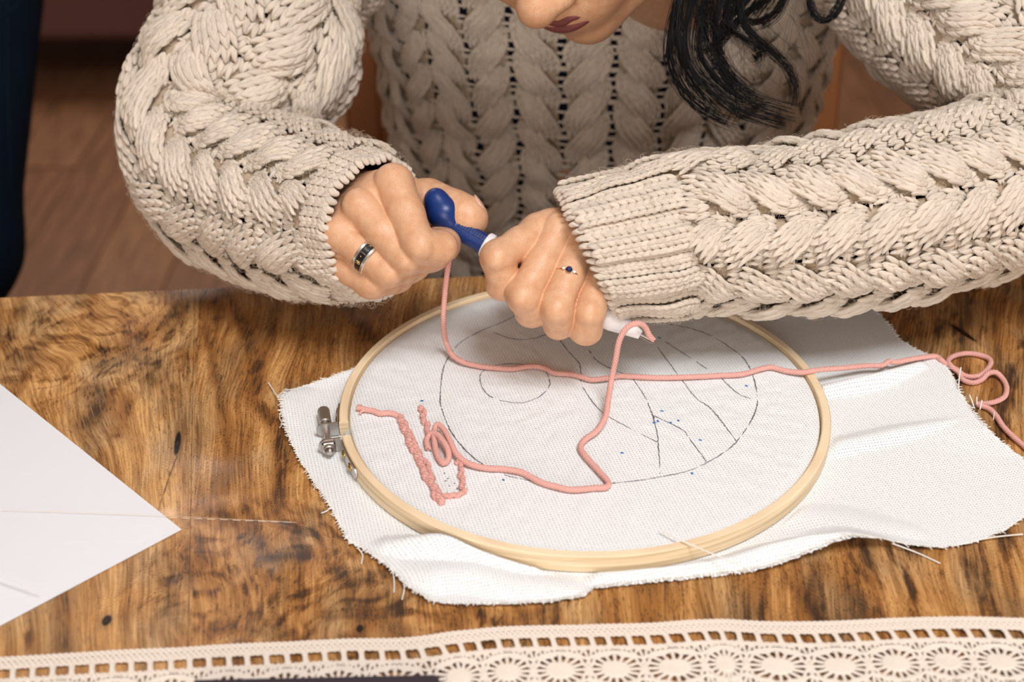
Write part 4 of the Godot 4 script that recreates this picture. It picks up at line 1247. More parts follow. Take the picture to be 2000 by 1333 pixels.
# a finger: each bone twice side by side, so that it is deeper than wide where it lies against the next finger
func chain(p: Array, r: Array, flat := 0.82, deep := 0.0028) -> Array:
	var out := []
	for k in p.size() - 1:              # a little narrower between the joints
		var m: Vector3 = p[k].lerp(p[k + 1], 0.5)
		var w: float = (r[k] + r[k + 1]) * 0.5 * (0.95 if k < 2 else 1.0)
		var d: Vector3 = (p[k + 1] - p[k]).normalized()
		var back: Vector3 = (Vector3(-0.0406, 0.4536, 0.6623) - m).normalized()
		back = (back - d * back.dot(d)).normalized() * deep
		for s in [-1.0, 1.0]:
			out.append([p[k] + back * s, m + back * s, r[k] * flat, w * flat]); out.append([m + back * s, p[k + 1] + back * s, w * flat, r[k + 1] * flat])
	return out

func knuckles(p: Array, r: Array, which: Array) -> Array:
	var out := []
	for k in which:
		var d: Vector3 = (Vector3(-0.0406, 0.4536, 0.6623) - p[k]).normalized()
		out.append([p[k] + d * r[k] * 0.60, p[k] + d * r[k] * 0.60 + (p[k] - p[maxi(k - 1, 0)]).normalized() * 0.002, r[k] * 0.52, r[k] * 0.52])
	return out

# ---------------------------------------------------------------- knitted tubes
class Tube:
	var p := []            # centres
	var t := []            # tangents
	var a := []            # first axis
	var b := []            # second axis
	var ra := []           # radius along a
	var rb := []           # radius along b
	var s := []            # arc length
	var wob: FastNoiseLite
	var amp := 0.0
	var skew := 0.0       # the open end is cut aslant by this much

	func setup(pts: Array, r_a: Array, r_b: Array, first: Vector3, step := 0.004) -> void:
		var cen := []
		var m := pts.size()
		for i in m - 1:
			var k := maxi(1, int(ceil(pts[i].distance_to(pts[i + 1]) / step)))
			for j in k:
				var f := float(j) / k
				p.append(pts[i].cubic_interpolate(pts[i + 1], pts[maxi(i - 1, 0)], pts[mini(i + 2, m - 1)], f))
				ra.append(cubic_interpolate(r_a[i], r_a[i + 1], r_a[maxi(i - 1, 0)], r_a[mini(i + 2, m - 1)], f))
				rb.append(cubic_interpolate(r_b[i], r_b[i + 1], r_b[maxi(i - 1, 0)], r_b[mini(i + 2, m - 1)], f))
		p.append(pts[m - 1]); ra.append(r_a[m - 1]); rb.append(r_b[m - 1])
		var up := first
		for i in p.size():
			var d: Vector3 = (p[mini(i + 1, p.size() - 1)] - p[maxi(i - 1, 0)]).normalized()
			up = (up - d * up.dot(d)).normalized()
			t.append(d); a.append(up); b.append(d.cross(up))
			s.append(0.0 if i == 0 else s[i - 1] + p[i].distance_to(p[i - 1]))

	func long() -> float:
		return s[s.size() - 1]

	func at(u: float, th: float, h: float) -> Vector3:
		if skew != 0.0: u -= skew * cos(th) * exp(-maxf(u, 0.0) / 0.045)
		var n := p.size() - 1
		var f := clampf(u / s[n], 0.0, 1.0) * n
		var i := mini(int(f), n - 1)
		# step is nearly even; correct by arc length
		while i > 0 and s[i] > u: i -= 1
		while i < n - 1 and s[i + 1] < u: i += 1
		var k := clampf((u - s[i]) / maxf(s[i + 1] - s[i], 1e-6), -6.0, 1.5)
		var c: Vector3 = p[i].lerp(p[i + 1], k)
		var da: Vector3 = a[i].lerp(a[i + 1], k)
		var db: Vector3 = b[i].lerp(b[i + 1], k)
		var x := lerpf(ra[i], ra[i + 1], k)
		var y := lerpf(rb[i], rb[i + 1], k)
		var e := h
		if wob: e += wob.get_noise_3d(u * 30.0, cos(th) * 1.6, sin(th) * 1.6) * amp
		return c + da * cos(th) * (x + e) + db * sin(th) * (y + e)

	func size_at(u: float, th: float) -> float:      # metres per radian round the tube
		return at(u, th + 0.05, 0.0).distance_to(at(u, th - 0.05, 0.0)) * 10.0

# one list of stitch legs
class Legs:
	var x: Array[Transform3D] = []
	var c: Array[Color] = []
	var r := RandomNumberGenerator.new()
	func leg(p0: Vector3, p1: Vector3, up: Vector3, rad: float, col: Color) -> void:
		var d := p1 - p0
		var side := d.cross(up).normalized()
		var nn := side.cross(d).normalized()
		x.append(Transform3D(Basis(side * rad, d, nn * rad), (p0 + p1) * 0.5))
		var k := r.randf_range(0.90, 1.06)
		c.append(Color(col.r * k, col.g * k, col.b * k))

func leg_mesh() -> ArrayMesh:
	var s := Shape.new()
	var rows := 11
	var sides := 14
	var pts := PackedVector3Array()
	for i in rows:
		var f := float(i) / (rows - 1)
		var w := pow(maxf(0.0, sin(PI * clampf(f * 0.94 + 0.03, 0, 1))), 0.5)
		if i == 0 or i == rows - 1: w = 0.02
		for k in sides:
			var an := -TAU * k / sides
			var q := w * (1.0 + 0.13 * cos(3.0 * an + f * 9.0))
			pts.append(Vector3(cos(an) * q, (f - 0.5) * 1.36, sin(an) * q + 0.35 * sin(PI * f)))
	s.grid(pts, rows, sides, true)
	return s.mesh()

# loose wool fibres standing off a knitted tube
func fuzz(t: Tube, u0: float, u1: float, count: int, sd: int, parent: Node) -> void:
	var r := RandomNumberGenerator.new()
	r.seed = sd
	var s := Shape.new()
	var p := []
	for i in 9:
		var f := i / 8.0
		p.append(Vector3(sin(f * 3.4) * 0.38, f * (1.0 - 0.35 * f), cos(f * 4.0) * 0.25 - 0.25))
	s.tube(p, 0.010, 3, 1.0, false)
	var mm := MultiMesh.new()
	mm.transform_format = MultiMesh.TRANSFORM_3D
	mm.mesh = s.mesh()
	mm.instance_count = count
	for k in count:
		var u := r.randf_range(u0, u1)
		var th := r.randf() * TAU
		var o := t.at(u, th, 0.003)
		var n := (t.at(u, th, 0.01) - o).normalized()
		var side := n.cross(Vector3(r.randfn(), r.randfn(), r.randfn())).normalized()
		var d := (n + side * r.randf_range(0.2, 1.3)).normalized()
		var z := side.cross(d).normalized()
		var l := r.randf_range(0.0035, 0.0075)
		mm.set_instance_transform(k, Transform3D(Basis(z.cross(d).normalized() * l, d * l, z * l), o))
	var m := MultiMeshInstance3D.new()
	m.name = "wool_fuzz"
	m.multimesh = mm
	m.material_override = mats["wool_fibre"]
	m.set_meta("kind", "stuff")
	parent.add_child(m, true)

func knit(called: String, l: Legs, parent: Node) -> void:
	var mm := MultiMesh.new()
	mm.transform_format = MultiMesh.TRANSFORM_3D
	mm.use_colors = true
	mm.mesh = leg
	mm.instance_count = l.x.size()
	for k in l.x.size():
		mm.set_instance_transform(k, l.x[k]); mm.set_instance_color(k, l.c[k])
	var o := MultiMeshInstance3D.new()
	o.name = called
	o.multimesh = mm
	o.material_override = mats["wool"]
	o.set_meta("kind", "stuff")
	parent.add_child(o, true)

var leg: ArrayMesh
var beige := Color(0.675, 0.60, 0.515)

# a rope cable lying along tube t at angle th between u0 and u1
func cable(l: Legs, t: Tube, th: float, lean: float, u0: float, u1: float, pitch: float, phase: float, share: float, gap: float, row := 0.0044) -> void:
	var H := 0.0042
	var rows := int((u1 - u0) / row)
	for k in 2:
		for i in rows:
			var u := u0 + row * (i + 0.5)
			var ph := PI * (u / pitch + k) + phase
			var sn := sin(ph)
			if sn < -0.62: continue
			var per := t.size_at(u, th)
			var wide := maxf(per * share - gap, 0.012)
			var A := wide * 0.225
			var colw := wide * 0.150
			var rad := colw * 0.35
			var x := lean * A * cos(ph)
			var sl := -lean * A * sin(ph) * PI / pitch
			var nrm := sqrt(1.0 + sl * sl)
			var tx := sl / nrm
			var ty := 1.0 / nrm
			for j in [-1.5, -0.5, 0.5, 1.5]:
				var hh: float = H * sn + 0.0014 - 0.0007 * j * j
				for sd in [-1.0, 1.0]:
					var o0: float = j * colw + sd * colw * 0.46
					var o1: float = j * colw + sd * colw * 0.15
					var al := row * nrm * 0.80
					var q0 := Vector2(x + ty * o0 - tx * al, u - tx * o0 - ty * al)
					var q1 := Vector2(x + ty * o1 + tx * al, u - tx * o1 + ty * al)
					var p0 := t.at(q0.y, th + q0.x / per, hh + 0.0005)
					var p1 := t.at(q1.y, th + q1.x / per, hh - 0.0006)
					var up := t.at(u, th + x / per, 0.02) - t.at(u, th + x / per, 0.0)
					l.leg(p0, p1, up, rad, beige)

# horizontal bars of a ladder between two cables
func ladder(l: Legs, t: Tube, th: float, u0: float, u1: float, gap: float, every := 0.0075) -> void:
	var u := u0
	var k := 0
	while u < u1:
		var per := t.size_at(u, th)
		var up := t.at(u, th, 0.02) - t.at(u, th, 0.0)
		for e in ([0.0, 0.0018] if k % 4 == 3 else [0.0]):
			l.leg(t.at(u + e, th - gap * 0.75 / per, -0.0008), t.at(u + e, th + gap * 0.75 / per, -0.0008), up, 0.0011, beige)
		u += every; k += 1

func backing(s: Shape, t: Tube, th: float, u0: float, u1: float, share: float, gap: float, h: float, rows := 60) -> void:
	var pts := PackedVector3Array()
	for i in rows:
		var u := lerpf(u0, u1, float(i) / (rows - 1))
		var wide := share - gap / t.size_at(u, th)
		for k in 6: pts.append(t.at(u, th + (k / 5.0 - 0.5) * wide, h))
	s.grid(pts, rows, 6, false, PackedVector2Array(), true)

func tube_skin(s: Shape, t: Tube, h: float, u0: float, u1: float, rows := 70, cols := 64) -> void:
	var pts := PackedVector3Array()
	for i in rows:
		var u := lerpf(u0, u1, float(i) / (rows - 1))
		for k in cols: pts.append(t.at(u, -TAU * k / cols, h))
	s.grid(pts, rows, cols, true)

# plain columns of V stitches all round (ribbing when raised is given)
func ribbing(l: Legs, t: Tube, u0: float, u1: float, columns: int, raised: Array, row := 0.0040, rad := 0.0015) -> void:
	for c in columns:
		var th := TAU * c / columns
		var h: float = raised[c % raised.size()]
		var rows := int((u1 - u0) / row)
		for i in rows:
			var u := u0 + row * (i + 0.5)
			var per := t.size_at(u, th)
			var cw := TAU / columns
			var up := t.at(u, th, 0.02) - t.at(u, th, 0.0)
			if h >= 0.0:
				for sd in [-1.0, 1.0]:
					l.leg(t.at(u - row * 0.66, th + sd * cw * 0.44, h + 0.0004), t.at(u + row * 0.66, th + sd * cw * 0.14, h - 0.0005), up, rad, beige)
			else:
				l.leg(t.at(u, th - cw * 0.5, h), t.at(u + row * 0.3, th, h + 0.0008), up, rad * 0.85, beige)
				l.leg(t.at(u + row * 0.3, th, h + 0.0008), t.at(u, th + cw * 0.5, h), up, rad * 0.85, beige)

func edge_beads(l: Legs, t: Tube, u: float, h: float, count: int, rad: float) -> void:
	for c in count:
		var th := TAU * c / count
		var up := t.at(u, th, 0.02) - t.at(u, th, 0.0)
		l.leg(t.at(u - 0.0030, th - 0.3 / count, h - 0.0008), t.at(u + 0.0026, th + 0.9 / count, h), up, rad, beige)

func sleeve(called: String, parent: Node, t: Tube, cuff: float, columns: int, pitch: float, turn: float, rib: bool, lean: float) -> void:
	var o := Node3D.new()
	o.name = called
	parent.add_child(o, true)
	var l := Legs.new()
	l.r.seed = columns * 31 + int(pitch * 10000)
	var bk := Shape.new()
	for c in columns:
		var th := TAU * c / columns + turn
		var share := TAU / columns
		cable(l, t, th, lean if c % 2 else -lean, cuff, t.long() - 0.002, pitch, 1.9 * c, share, 0.0005)
		ladder(l, t, th + PI / columns, cuff, t.long() - 0.004, 0.0036)
		backing(bk, t, th, cuff, t.long(), share, 0.0026, -0.0021)
	knit("cable_stitches", l, o)
	var lc := Legs.new()
	lc.r.seed = 5 + columns
	if rib: ribbing(lc, t, 0.001, cuff + 0.004, 48, [0.0034, 0.0034, 0.0, 0.0], 0.0040, 0.00165)
	else: ribbing(lc, t, 0.001, cuff + 0.003, 46, [0.0006], 0.0042, 0.0017)
	edge_beads(lc, t, 0.0, 0.0008, 52, 0.0022 if not rib else 0.0018)
	knit("cuff_stitches", lc, o)
	fuzz(t, 0.0, t.long() * 0.8, 9000, columns + int(turn * 100), o)
	tube_skin(bk, t, -0.0016, 0.0, cuff + 0.004, 12)
	part("knit_backing", bk, mats["wool_backing"], o, true)
	var skin := Shape.new()
	tube_skin(skin, t, -0.0052, 0.004, t.long())
	part("shirt_sleeve", skin, mats["undershirt"], o, true)

func sweater(who: Node3D) -> void:
	leg = leg_mesh()
	var sw := Node3D.new()
	sw.name = "sweater"
	who.add_child(sw)
	sw.set_meta("label", "chunky beige cable knit sweater with long sleeves")
	# her left arm (right in the photograph)
	var tl := Tube.new()
	tl.wob = noise(1.0, 2, 71); tl.amp = 0.004
	tl.setup([Vector3(0.0042, 0.0828, -0.045), Vector3(0.0341, 0.0857, -0.0503), Vector3(0.0627, 0.0886, -0.0556), Vector3(0.1097, 0.0875, -0.0607), Vector3(0.1723, 0.0891, -0.0734), Vector3(0.2222, 0.0908, -0.0909), Vector3(0.2698, 0.0947, -0.112), Vector3(0.2999, 0.1071, -0.1336), Vector3(0.3025, 0.1224, -0.1546), Vector3(0.2838, 0.1382, -0.1806), Vector3(0.2589, 0.1549, -0.2119), Vector3(0.2327, 0.1769, -0.2521), Vector3(0.2088, 0.2028, -0.2972)],
		[0.0375, 0.041, 0.0425, 0.0445, 0.049, 0.050, 0.050, 0.050, 0.050, 0.051, 0.053, 0.056, 0.06], [0.0375, 0.041, 0.0425, 0.0445, 0.049, 0.050, 0.050, 0.050, 0.050, 0.051, 0.053, 0.056, 0.06], Vector3(0, 1, 0))
	tl.skew = 0.012
	sleeve("left_sleeve", sw, tl, 0.053, 10, 0.0245, deg_to_rad(-2.0), true, -1.0)
	# her right arm (left in the photograph)
	var tr := Tube.new()
	tr.wob = noise(1.0, 2, 72); tr.amp = 0.004
	var rr := [0.0412, 0.0470, 0.051, 0.0525, 0.053, 0.054, 0.061, 0.065, 0.059, 0.062]
	tr.setup([Vector3(-0.1205, 0.0851, -0.0757), Vector3(-0.1474, 0.0799, -0.0959), Vector3(-0.1811, 0.0763, -0.1242), Vector3(-0.2126, 0.0768, -0.1503), Vector3(-0.2324, 0.0841, -0.1723), Vector3(-0.2397, 0.098, -0.1924), Vector3(-0.228, 0.1179, -0.2127), Vector3(-0.2117, 0.1377, -0.2365), Vector3(-0.203, 0.1652, -0.2719), Vector3(-0.1822, 0.1964, -0.3109)], rr, rr, Vector3(0, 1, 0))
	sleeve("right_sleeve", sw, tr, 0.018, 10, 0.0265, deg_to_rad(15.0), false, 1.0)
	# front and back
	var tt := Tube.new()
	tt.wob = noise(1.0, 2, 73); tt.amp = 0.005
	var hs := [-0.22, -0.12, -0.02, 0.08, 0.16, 0.22, 0.27, 0.31, 0.335]
	var cz := [-0.45, -0.45, -0.445, -0.43, -0.415, -0.40, -0.385, -0.36, -0.34]
	var wa := [0.192, 0.18, 0.175, 0.186, 0.197, 0.20, 0.185, 0.13, 0.085]
	var wb := [0.125, 0.115, 0.11, 0.112, 0.115, 0.11, 0.10, 0.085, 0.07]
	var cs := []
	for k in hs.size(): cs.append(Vector3(0.037, hs[k], cz[k]))
	tt.setup(cs, wa, wb, Vector3(1, 0, 0))
	# b axis = tangent x a = up x right = -z, so the front is at angle -PI/2
	var l := Legs.new()
	l.r.seed = 3
	var bk := Shape.new()
	var o := Node3D.new()
	o.name = "front"
	sw.add_child(o)
	var cols := 16
	var gap := 0.203
	for c in cols:
		var th := -PI / 2 + (c - 7.5) * gap
		cable(l, tt, th, -1.0 if c % 2 else 1.0, 0.0, tt.long() - 0.03, 0.031, 2.3 * (c % 3), gap, 0.0046, 0.0048)
		ladder(l, tt, th + gap * 0.5, 0.0, tt.long() - 0.05, 0.0066, 0.0078)
		backing(bk, tt, th, 0.0, tt.long(), gap, 0.0070, -0.0030)
	knit("cable_stitches", l, o)
	var back := PackedVector3Array()
	for i in 60:
		for k in 40: back.append(tt.at(tt.long() * i / 59.0, -PI / 2 + 7.9 * gap + (TAU - 15.8 * gap) * k / 39.0, 0.001))
	bk.grid(back, 60, 40, false, PackedVector2Array(), true)
	part("knit_backing", bk, mats["wool_backing"], o)
	var under := Shape.new()
	tube_skin(under, tt, -0.0055, 0.0, tt.long())
	part("shirt_front", under, mats["undershirt"], o)

# ---------------------------------------------------------------- the woman
func head_shape(h: Transform3D) -> Array:
	# own axes: x to her left, y to the crown, z to the face
	var ball := func(p: Vector3, r: Vector3) -> Array: return [h * p, r, h.basis, 0]
	var cap := func(a: Vector3, b: Vector3, r0: float, r1: float) -> Array: return [h * a, h * b, r0, r1]
	var skull := [ball.call(Vector3(0, 0.045, -0.005), Vector3(0.072, 0.088, 0.092)), ball.call(Vector3(0, -0.010, 0.034), Vector3(0.058, 0.060, 0.060)), cap.call(Vector3(-0.038, -0.056, 0.036), Vector3(0, -0.066, 0.068), 0.018, 0.014), cap.call(Vector3(0.038, -0.056, 0.036), Vector3(0, -0.066, 0.068), 0.018, 0.014),
		ball.call(Vector3(0.036, -0.018, 0.066), Vector3(0.024, 0.022, 0.02)), ball.call(Vector3(-0.036, -0.018, 0.066), Vector3(0.024, 0.022, 0.02)), ball.call(Vector3(0, -0.040, 0.077), Vector3(0.030, 0.020, 0.022)),
		cap.call(Vector3(-0.04, 0.036, 0.080), Vector3(0.04, 0.036, 0.080), 0.012, 0.012), cap.call(Vector3(0, -0.05, -0.02), Vector3(0, -0.13, -0.05), 0.052, 0.054)]
	var nose := [cap.call(Vector3(0, 0.028, 0.088), Vector3(0, -0.012, 0.108), 0.008, 0.010), ball.call(Vector3(0, -0.016, 0.109), Vector3(0.0125, 0.0118, 0.0125)), ball.call(Vector3(0.0125, -0.019, 0.098), Vector3(0.0075, 0.008, 0.010)), ball.call(Vector3(-0.0125, -0.019, 0.098), Vector3(0.0075, 0.008, 0.010))]
	var eyes := []
	for s in [-1.0, 1.0]:
		eyes.append(ball.call(Vector3(0.031 * s, 0.018, 0.078), Vector3(0.014, 0.011, 0.010)))
		eyes.append(cap.call(Vector3(0.072 * s, 0.012, 0.0), Vector3(0.078 * s, -0.012, 0.004), 0.011, 0.008))
	var chin := [ball.call(Vector3(0, -0.066, 0.076), Vector3(0.016, 0.011, 0.012))]
	return [[0.016, skull], [0.006, nose], [0.006, eyes], [0.008, chin]]

func lips(h: Transform3D) -> Shape:
	var s := Shape.new()
	for q in [[-0.0390, 0.0034, 0.0970], [-0.0455, 0.0040, 0.0960]]:
		var p := []
		var r := []
		for k in 21:
			var f := k / 10.0 - 1.0
			p.append(h * Vector3(f * 0.024, q[0] + (0.0015 if q[0] > -0.042 else 0.0035) * f * f - (0.001 * cos(f * 9.0) if q[0] > -0.042 else 0.0), q[2] - 0.0085 * f * f))
			r.append(q[1] * (1.0 - 0.75 * f * f) + 0.0004)
		s.tube(p, r, 12)
	return s

func woman() -> void:
	var w := thing("person", "woman in a beige cable knit sweater bent over the hoop, holding a punch needle", "person", Vector3.ZERO)
	var head := Transform3D(Basis(Vector3(0.8395, 0.2554, 0.4796), Vector3(-0.4465, 0.8273, 0.3409), Vector3(-0.3097, -0.5003, 0.8085)), Vector3(0.0034, 0.2631, -0.2251))
	var arms := [[0.02, [
		[Vector3(0.1033, 0.0854, -0.0571), Vector3(0.2698, 0.0947, -0.112), 0.030, 0.036], [Vector3(0.302, 0.1147, -0.144), Vector3(0.2698, 0.0947, -0.112), 0.036, 0.036], [Vector3(0.302, 0.1147, -0.144), Vector3(0.2268, 0.1844, -0.2743), 0.036, 0.043], [Vector3(0.2268, 0.1844, -0.2743), Vector3(0.10, 0.26, -0.34), 0.043, 0.05],
		[Vector3(-0.1952, 0.0781, -0.1335), Vector3(-0.2371, 0.0847, -0.1726), 0.030, 0.036], [Vector3(-0.2371, 0.0847, -0.1726), Vector3(-0.2427, 0.1054, -0.1993), 0.036, 0.036], [Vector3(-0.2427, 0.1054, -0.1993), Vector3(-0.184, 0.1964, -0.3109), 0.036, 0.043], [Vector3(-0.184, 0.1964, -0.3109), Vector3(-0.05, 0.26, -0.34), 0.043, 0.05],
		[Vector3(0.03, -0.15, -0.43), Vector3(0.03, 0.15, -0.42), 0.095, 0.085], [Vector3(-0.03, 0.23, -0.40), Vector3(0.09, 0.23, -0.40), 0.06, 0.06], [Vector3(0.03, 0.26, -0.37), head * Vector3(0, -0.10, -0.04), 0.052, 0.05]]]]
	var legs := [[0.03, [[Vector3(-0.06, -0.24, -0.44), Vector3(-0.10, -0.20, -0.03), 0.095, 0.068], [Vector3(0.12, -0.24, -0.44), Vector3(0.15, -0.20, -0.03), 0.095, 0.068], [Vector3(-0.06, -0.22, -0.45), Vector3(0.12, -0.22, -0.45), 0.11, 0.11],
		[Vector3(-0.10, -0.20, -0.03), Vector3(-0.10, -0.66, -0.06), 0.066, 0.045], [Vector3(0.15, -0.20, -0.03), Vector3(0.15, -0.66, -0.06), 0.066, 0.045]]]]
	var jobs := []
	var shapes := []
	for k in 5:
		var s := Shape.new()
		shapes.append(s)
		var th := Thread.new()
		var what: Array = [left_hand(), right_hand(), head_shape(head), arms, legs][k]
		th.start(field_mesh.bind(s, what, [0.0008, 0.0008, 0.0022, 0.008, 0.010][k], [0.0008, 0.0008, 0.004, 0.02, 0.03][k]))
		jobs.append(th)
	for th in jobs: th.wait_to_finish()
	var body := Shape.new()
	for k in 4: body.add(shapes[k])
	part("body", body, mats["skin"], w)
	part("lips", lips(head), mats["lip"], w)
	for sd in [-1.0, 1.0]:                 # brows and lowered lashes
		var brow := Shape.new()
		brow.tube(curve([head * Vector3(0.014 * sd, 0.036, 0.0925), head * Vector3(0.030 * sd, 0.041, 0.0905), head * Vector3(0.046 * sd, 0.038, 0.0815)], 0.003), 0.0022, 6, 0.5)
		part("eyebrow", brow, mats["hair"], w)
		var lash := Shape.new()
		lash.tube(curve([head * Vector3(0.018 * sd, 0.013, 0.0845), head * Vector3(0.030 * sd, 0.0085, 0.0880), head * Vector3(0.044 * sd, 0.012, 0.0800)], 0.003), 0.0012, 6, 0.7)
		part("eyelashes", lash, mats["hair"], w)
	part("jeans", shapes[4], mats["denim"], w)
	for x in [-0.10, 0.15]:
		var sh := Shape.new()
		sh.ball(Vector3(x, -0.715, -0.02), Vector3(0.045, 0.035, 0.12), Basis.IDENTITY, 10, 18)
		part("shoe", sh, mats["black_enamel"], w)
	nails(w)
	sweater(w)
	hair(w, head)
	chair()

func nails(w: Node3D) -> void:
	var s := Shape.new()
	s.ball(Vector3(-0.0581, 0.1019, -0.0700), Vector3(0.0052, 0.0068, 0.0012), Basis(Vector3(-0.2548, 0.6386, 0.7262), Vector3(0.4940, -0.5597, 0.6654), Vector3(0.8313, 0.5282, -0.1729)), 10, 18)
	part("thumbnail", s, mats["nail"], w)

func hair(w: Node3D, head: Transform3D) -> void:
	var o := Node3D.new()
	o.name = "hair"
	w.add_child(o)
	o.set_meta("label", "long black wavy hair hanging in loose locks")
	var cap := Shape.new()
	cap.ball(head * Vector3(0, 0.055, -0.022), Vector3(0.082, 0.095, 0.098), head.basis, 24, 36)
	part("hair_cap", cap, mats["hair"], o)
	rng.seed = 41
	var locks := [
		[[Vector3(0.0976, 0.2275, -0.2186), Vector3(0.0734, 0.2031, -0.192), Vector3(0.0636, 0.1857, -0.1756), Vector3(0.0587, 0.1712, -0.1609), Vector3(0.0589, 0.1564, -0.1519), Vector3(0.0668, 0.1408, -0.1447), Vector3(0.0813, 0.1287, -0.1409), Vector3(0.0981, 0.1215, -0.14)], 26, 0.0035],
		[[Vector3(0.1041, 0.2274, -0.2185), Vector3(0.0797, 0.2003, -0.1903), Vector3(0.0705, 0.1839, -0.1709), Vector3(0.0678, 0.1657, -0.1575), Vector3(0.073, 0.1529, -0.1474), Vector3(0.0845, 0.1414, -0.1427), Vector3(0.0998, 0.131, -0.1388), Vector3(0.1192, 0.1243, -0.1382), Vector3(0.1309, 0.1209, -0.1396)], 26, 0.0040],
		[[Vector3(0.109, 0.222, -0.2269), Vector3(0.0864, 0.1969, -0.1906), Vector3(0.0781, 0.1775, -0.1705), Vector3(0.0762, 0.1636, -0.1586), Vector3(0.0809, 0.1548, -0.1509), Vector3(0.0905, 0.1446, -0.147), Vector3(0.1051, 0.1353, -0.1449), Vector3(0.1262, 0.1293, -0.1448)], 24, 0.0040],
		[[Vector3(0.1155, 0.222, -0.2269), Vector3(0.0964, 0.196, -0.1935), Vector3(0.089, 0.1785, -0.177), Vector3(0.0879, 0.1655, -0.1668), Vector3(0.0925, 0.1539, -0.1621), Vector3(0.0991, 0.145, -0.159), Vector3(0.1115, 0.1346, -0.155)], 22, 0.0040],
		[[Vector3(0.1318, 0.219, -0.2251), Vector3(0.113, 0.1949, -0.1964), Vector3(0.1041, 0.1818, -0.1814), Vector3(0.109, 0.1695, -0.1739), Vector3(0.1214, 0.1591, -0.1699), Vector3(0.1329, 0.1487, -0.1659), Vector3(0.1386, 0.137, -0.1611), Vector3(0.1376, 0.1267, -0.1572)], 26, 0.0038],
		[[Vector3(0.1252, 0.2191, -0.2251), Vector3(0.103, 0.1956, -0.1945), Vector3(0.0954, 0.1811, -0.1786), Vector3(0.0988, 0.1709, -0.17), Vector3(0.1081, 0.1657, -0.1657), Vector3(0.1155, 0.1612, -0.1642), Vector3(0.1174, 0.157, -0.1639), Vector3(0.1139, 0.1558, -0.1655), Vector3(0.1108, 0.1591, -0.1675)], 16, 0.0028],
		[[Vector3(0.1469, 0.2134, -0.2334), Vector3(0.1337, 0.1926, -0.2032), Vector3(0.1229, 0.1846, -0.1924), Vector3(0.1124, 0.1796, -0.1847), Vector3(0.102, 0.1736, -0.1764), Vector3(0.0917, 0.1655, -0.1668), Vector3(0.0818, 0.1608, -0.1616), Vector3(0.0773, 0.1634, -0.162)], 18, 0.0030],
		[[Vector3(0.1756, 0.2105, -0.2433), Vector3(0.1631, 0.1936, -0.2213), Vector3(0.1526, 0.1811, -0.2079), Vector3(0.1536, 0.1725, -0.2014), Vector3(0.1587, 0.1679, -0.1987), Vector3(0.1655, 0.1687, -0.2003), Vector3(0.172, 0.1747, -0.2063), Vector3(0.1761, 0.1836, -0.2152)], 22, 0.0034],
		[[Vector3(0.1534, 0.2134, -0.2334), Vector3(0.1412, 0.1939, -0.2098), Vector3(0.1335, 0.1816, -0.1965), Vector3(0.1257, 0.1743, -0.1885), Vector3(0.1127, 0.1716, -0.1822), Vector3(0.1026, 0.1754, -0.181)], 18, 0.0030],
		[[Vector3(0.0912, 0.2276, -0.2186), Vector3(0.0738, 0.2037, -0.19), Vector3(0.0658, 0.1893, -0.1742), Vector3(0.0629, 0.1738, -0.1625), Vector3(0.0652, 0.159, -0.1535), Vector3(0.0716, 0.1461, -0.148), Vector3(0.0795, 0.1363, -0.1431), Vector3(0.0901, 0.1281, -0.1405)], 22, 0.0030],
		[[Vector3(0.1197, 0.2206, -0.2319), Vector3(0.0973, 0.2, -0.2018), Vector3(0.0828, 0.1867, -0.182), Vector3(0.0804, 0.1717, -0.1682), Vector3(0.0855, 0.1585, -0.159), Vector3(0.096, 0.1441, -0.1526), Vector3(0.1012, 0.1321, -0.1488), Vector3(0.0969, 0.1216, -0.1447)], 14, 0.0030],
		[[Vector3(0.1403, 0.2163, -0.2352), Vector3(0.1249, 0.1968, -0.2116), Vector3(0.1084, 0.1834, -0.1917), Vector3(0.0961, 0.1741, -0.1802), Vector3(0.0891, 0.1587, -0.1673), Vector3(0.0953, 0.145, -0.159), Vector3(0.1146, 0.1305, -0.1525), Vector3(0.1406, 0.1226, -0.1501)], 14, 0.0045],
		[[Vector3(0.1114, 0.2261, -0.2235), Vector3(0.0934, 0.2069, -0.2002), Vector3(0.0844, 0.1921, -0.1853), Vector3(0.0816, 0.1795, -0.1741), Vector3(0.0865, 0.1693, -0.1656)], 60, 0.0085],
		[[Vector3(0.1394, 0.2232, -0.2335), Vector3(0.1203, 0.2047, -0.207), Vector3(0.1062, 0.1928, -0.1928), Vector3(0.099, 0.1832, -0.1822), Vector3(0.0969, 0.1729, -0.1736)], 60, 0.0085],
		[[Vector3(0.1602, 0.2217, -0.2385), Vector3(0.1446, 0.205, -0.2166), Vector3(0.1302, 0.193, -0.2022), Vector3(0.1196, 0.1833, -0.1916), Vector3(0.1127, 0.1771, -0.1855)], 45, 0.0075]]
	for q in locks:
		var s := Shape.new()
		var c := curve(q[0], 0.004)
		for k in int(q[1] * 2.2):
			var off: Vector3 = Vector3(rng.randfn(), rng.randfn(), rng.randfn()) * q[2] * 0.72
			var wave := rng.randf_range(0.0, 0.0022)
			var ph := rng.randf() * TAU
			var cut := c.size() - int(rng.randf() * rng.randf() * c.size() * 0.35)
			var p := []
			var r := []
			for i in cut:
				var f := float(i) / c.size()
				var sp := 0.45 + 0.75 * absf(f - 0.45)
				p.append(c[i] + off * sp + Vector3(sin(f * 9.0 + ph), cos(f * 7.0 + ph), sin(f * 8.0 + ph * 2.0)) * wave * f)
				r.append(0.00034 * (1.0 - 0.6 * f))
			s.tube(p, r, 4, 1.0, false)
		part("lock", s, mats["hair"], o)
	var fly := Shape.new()
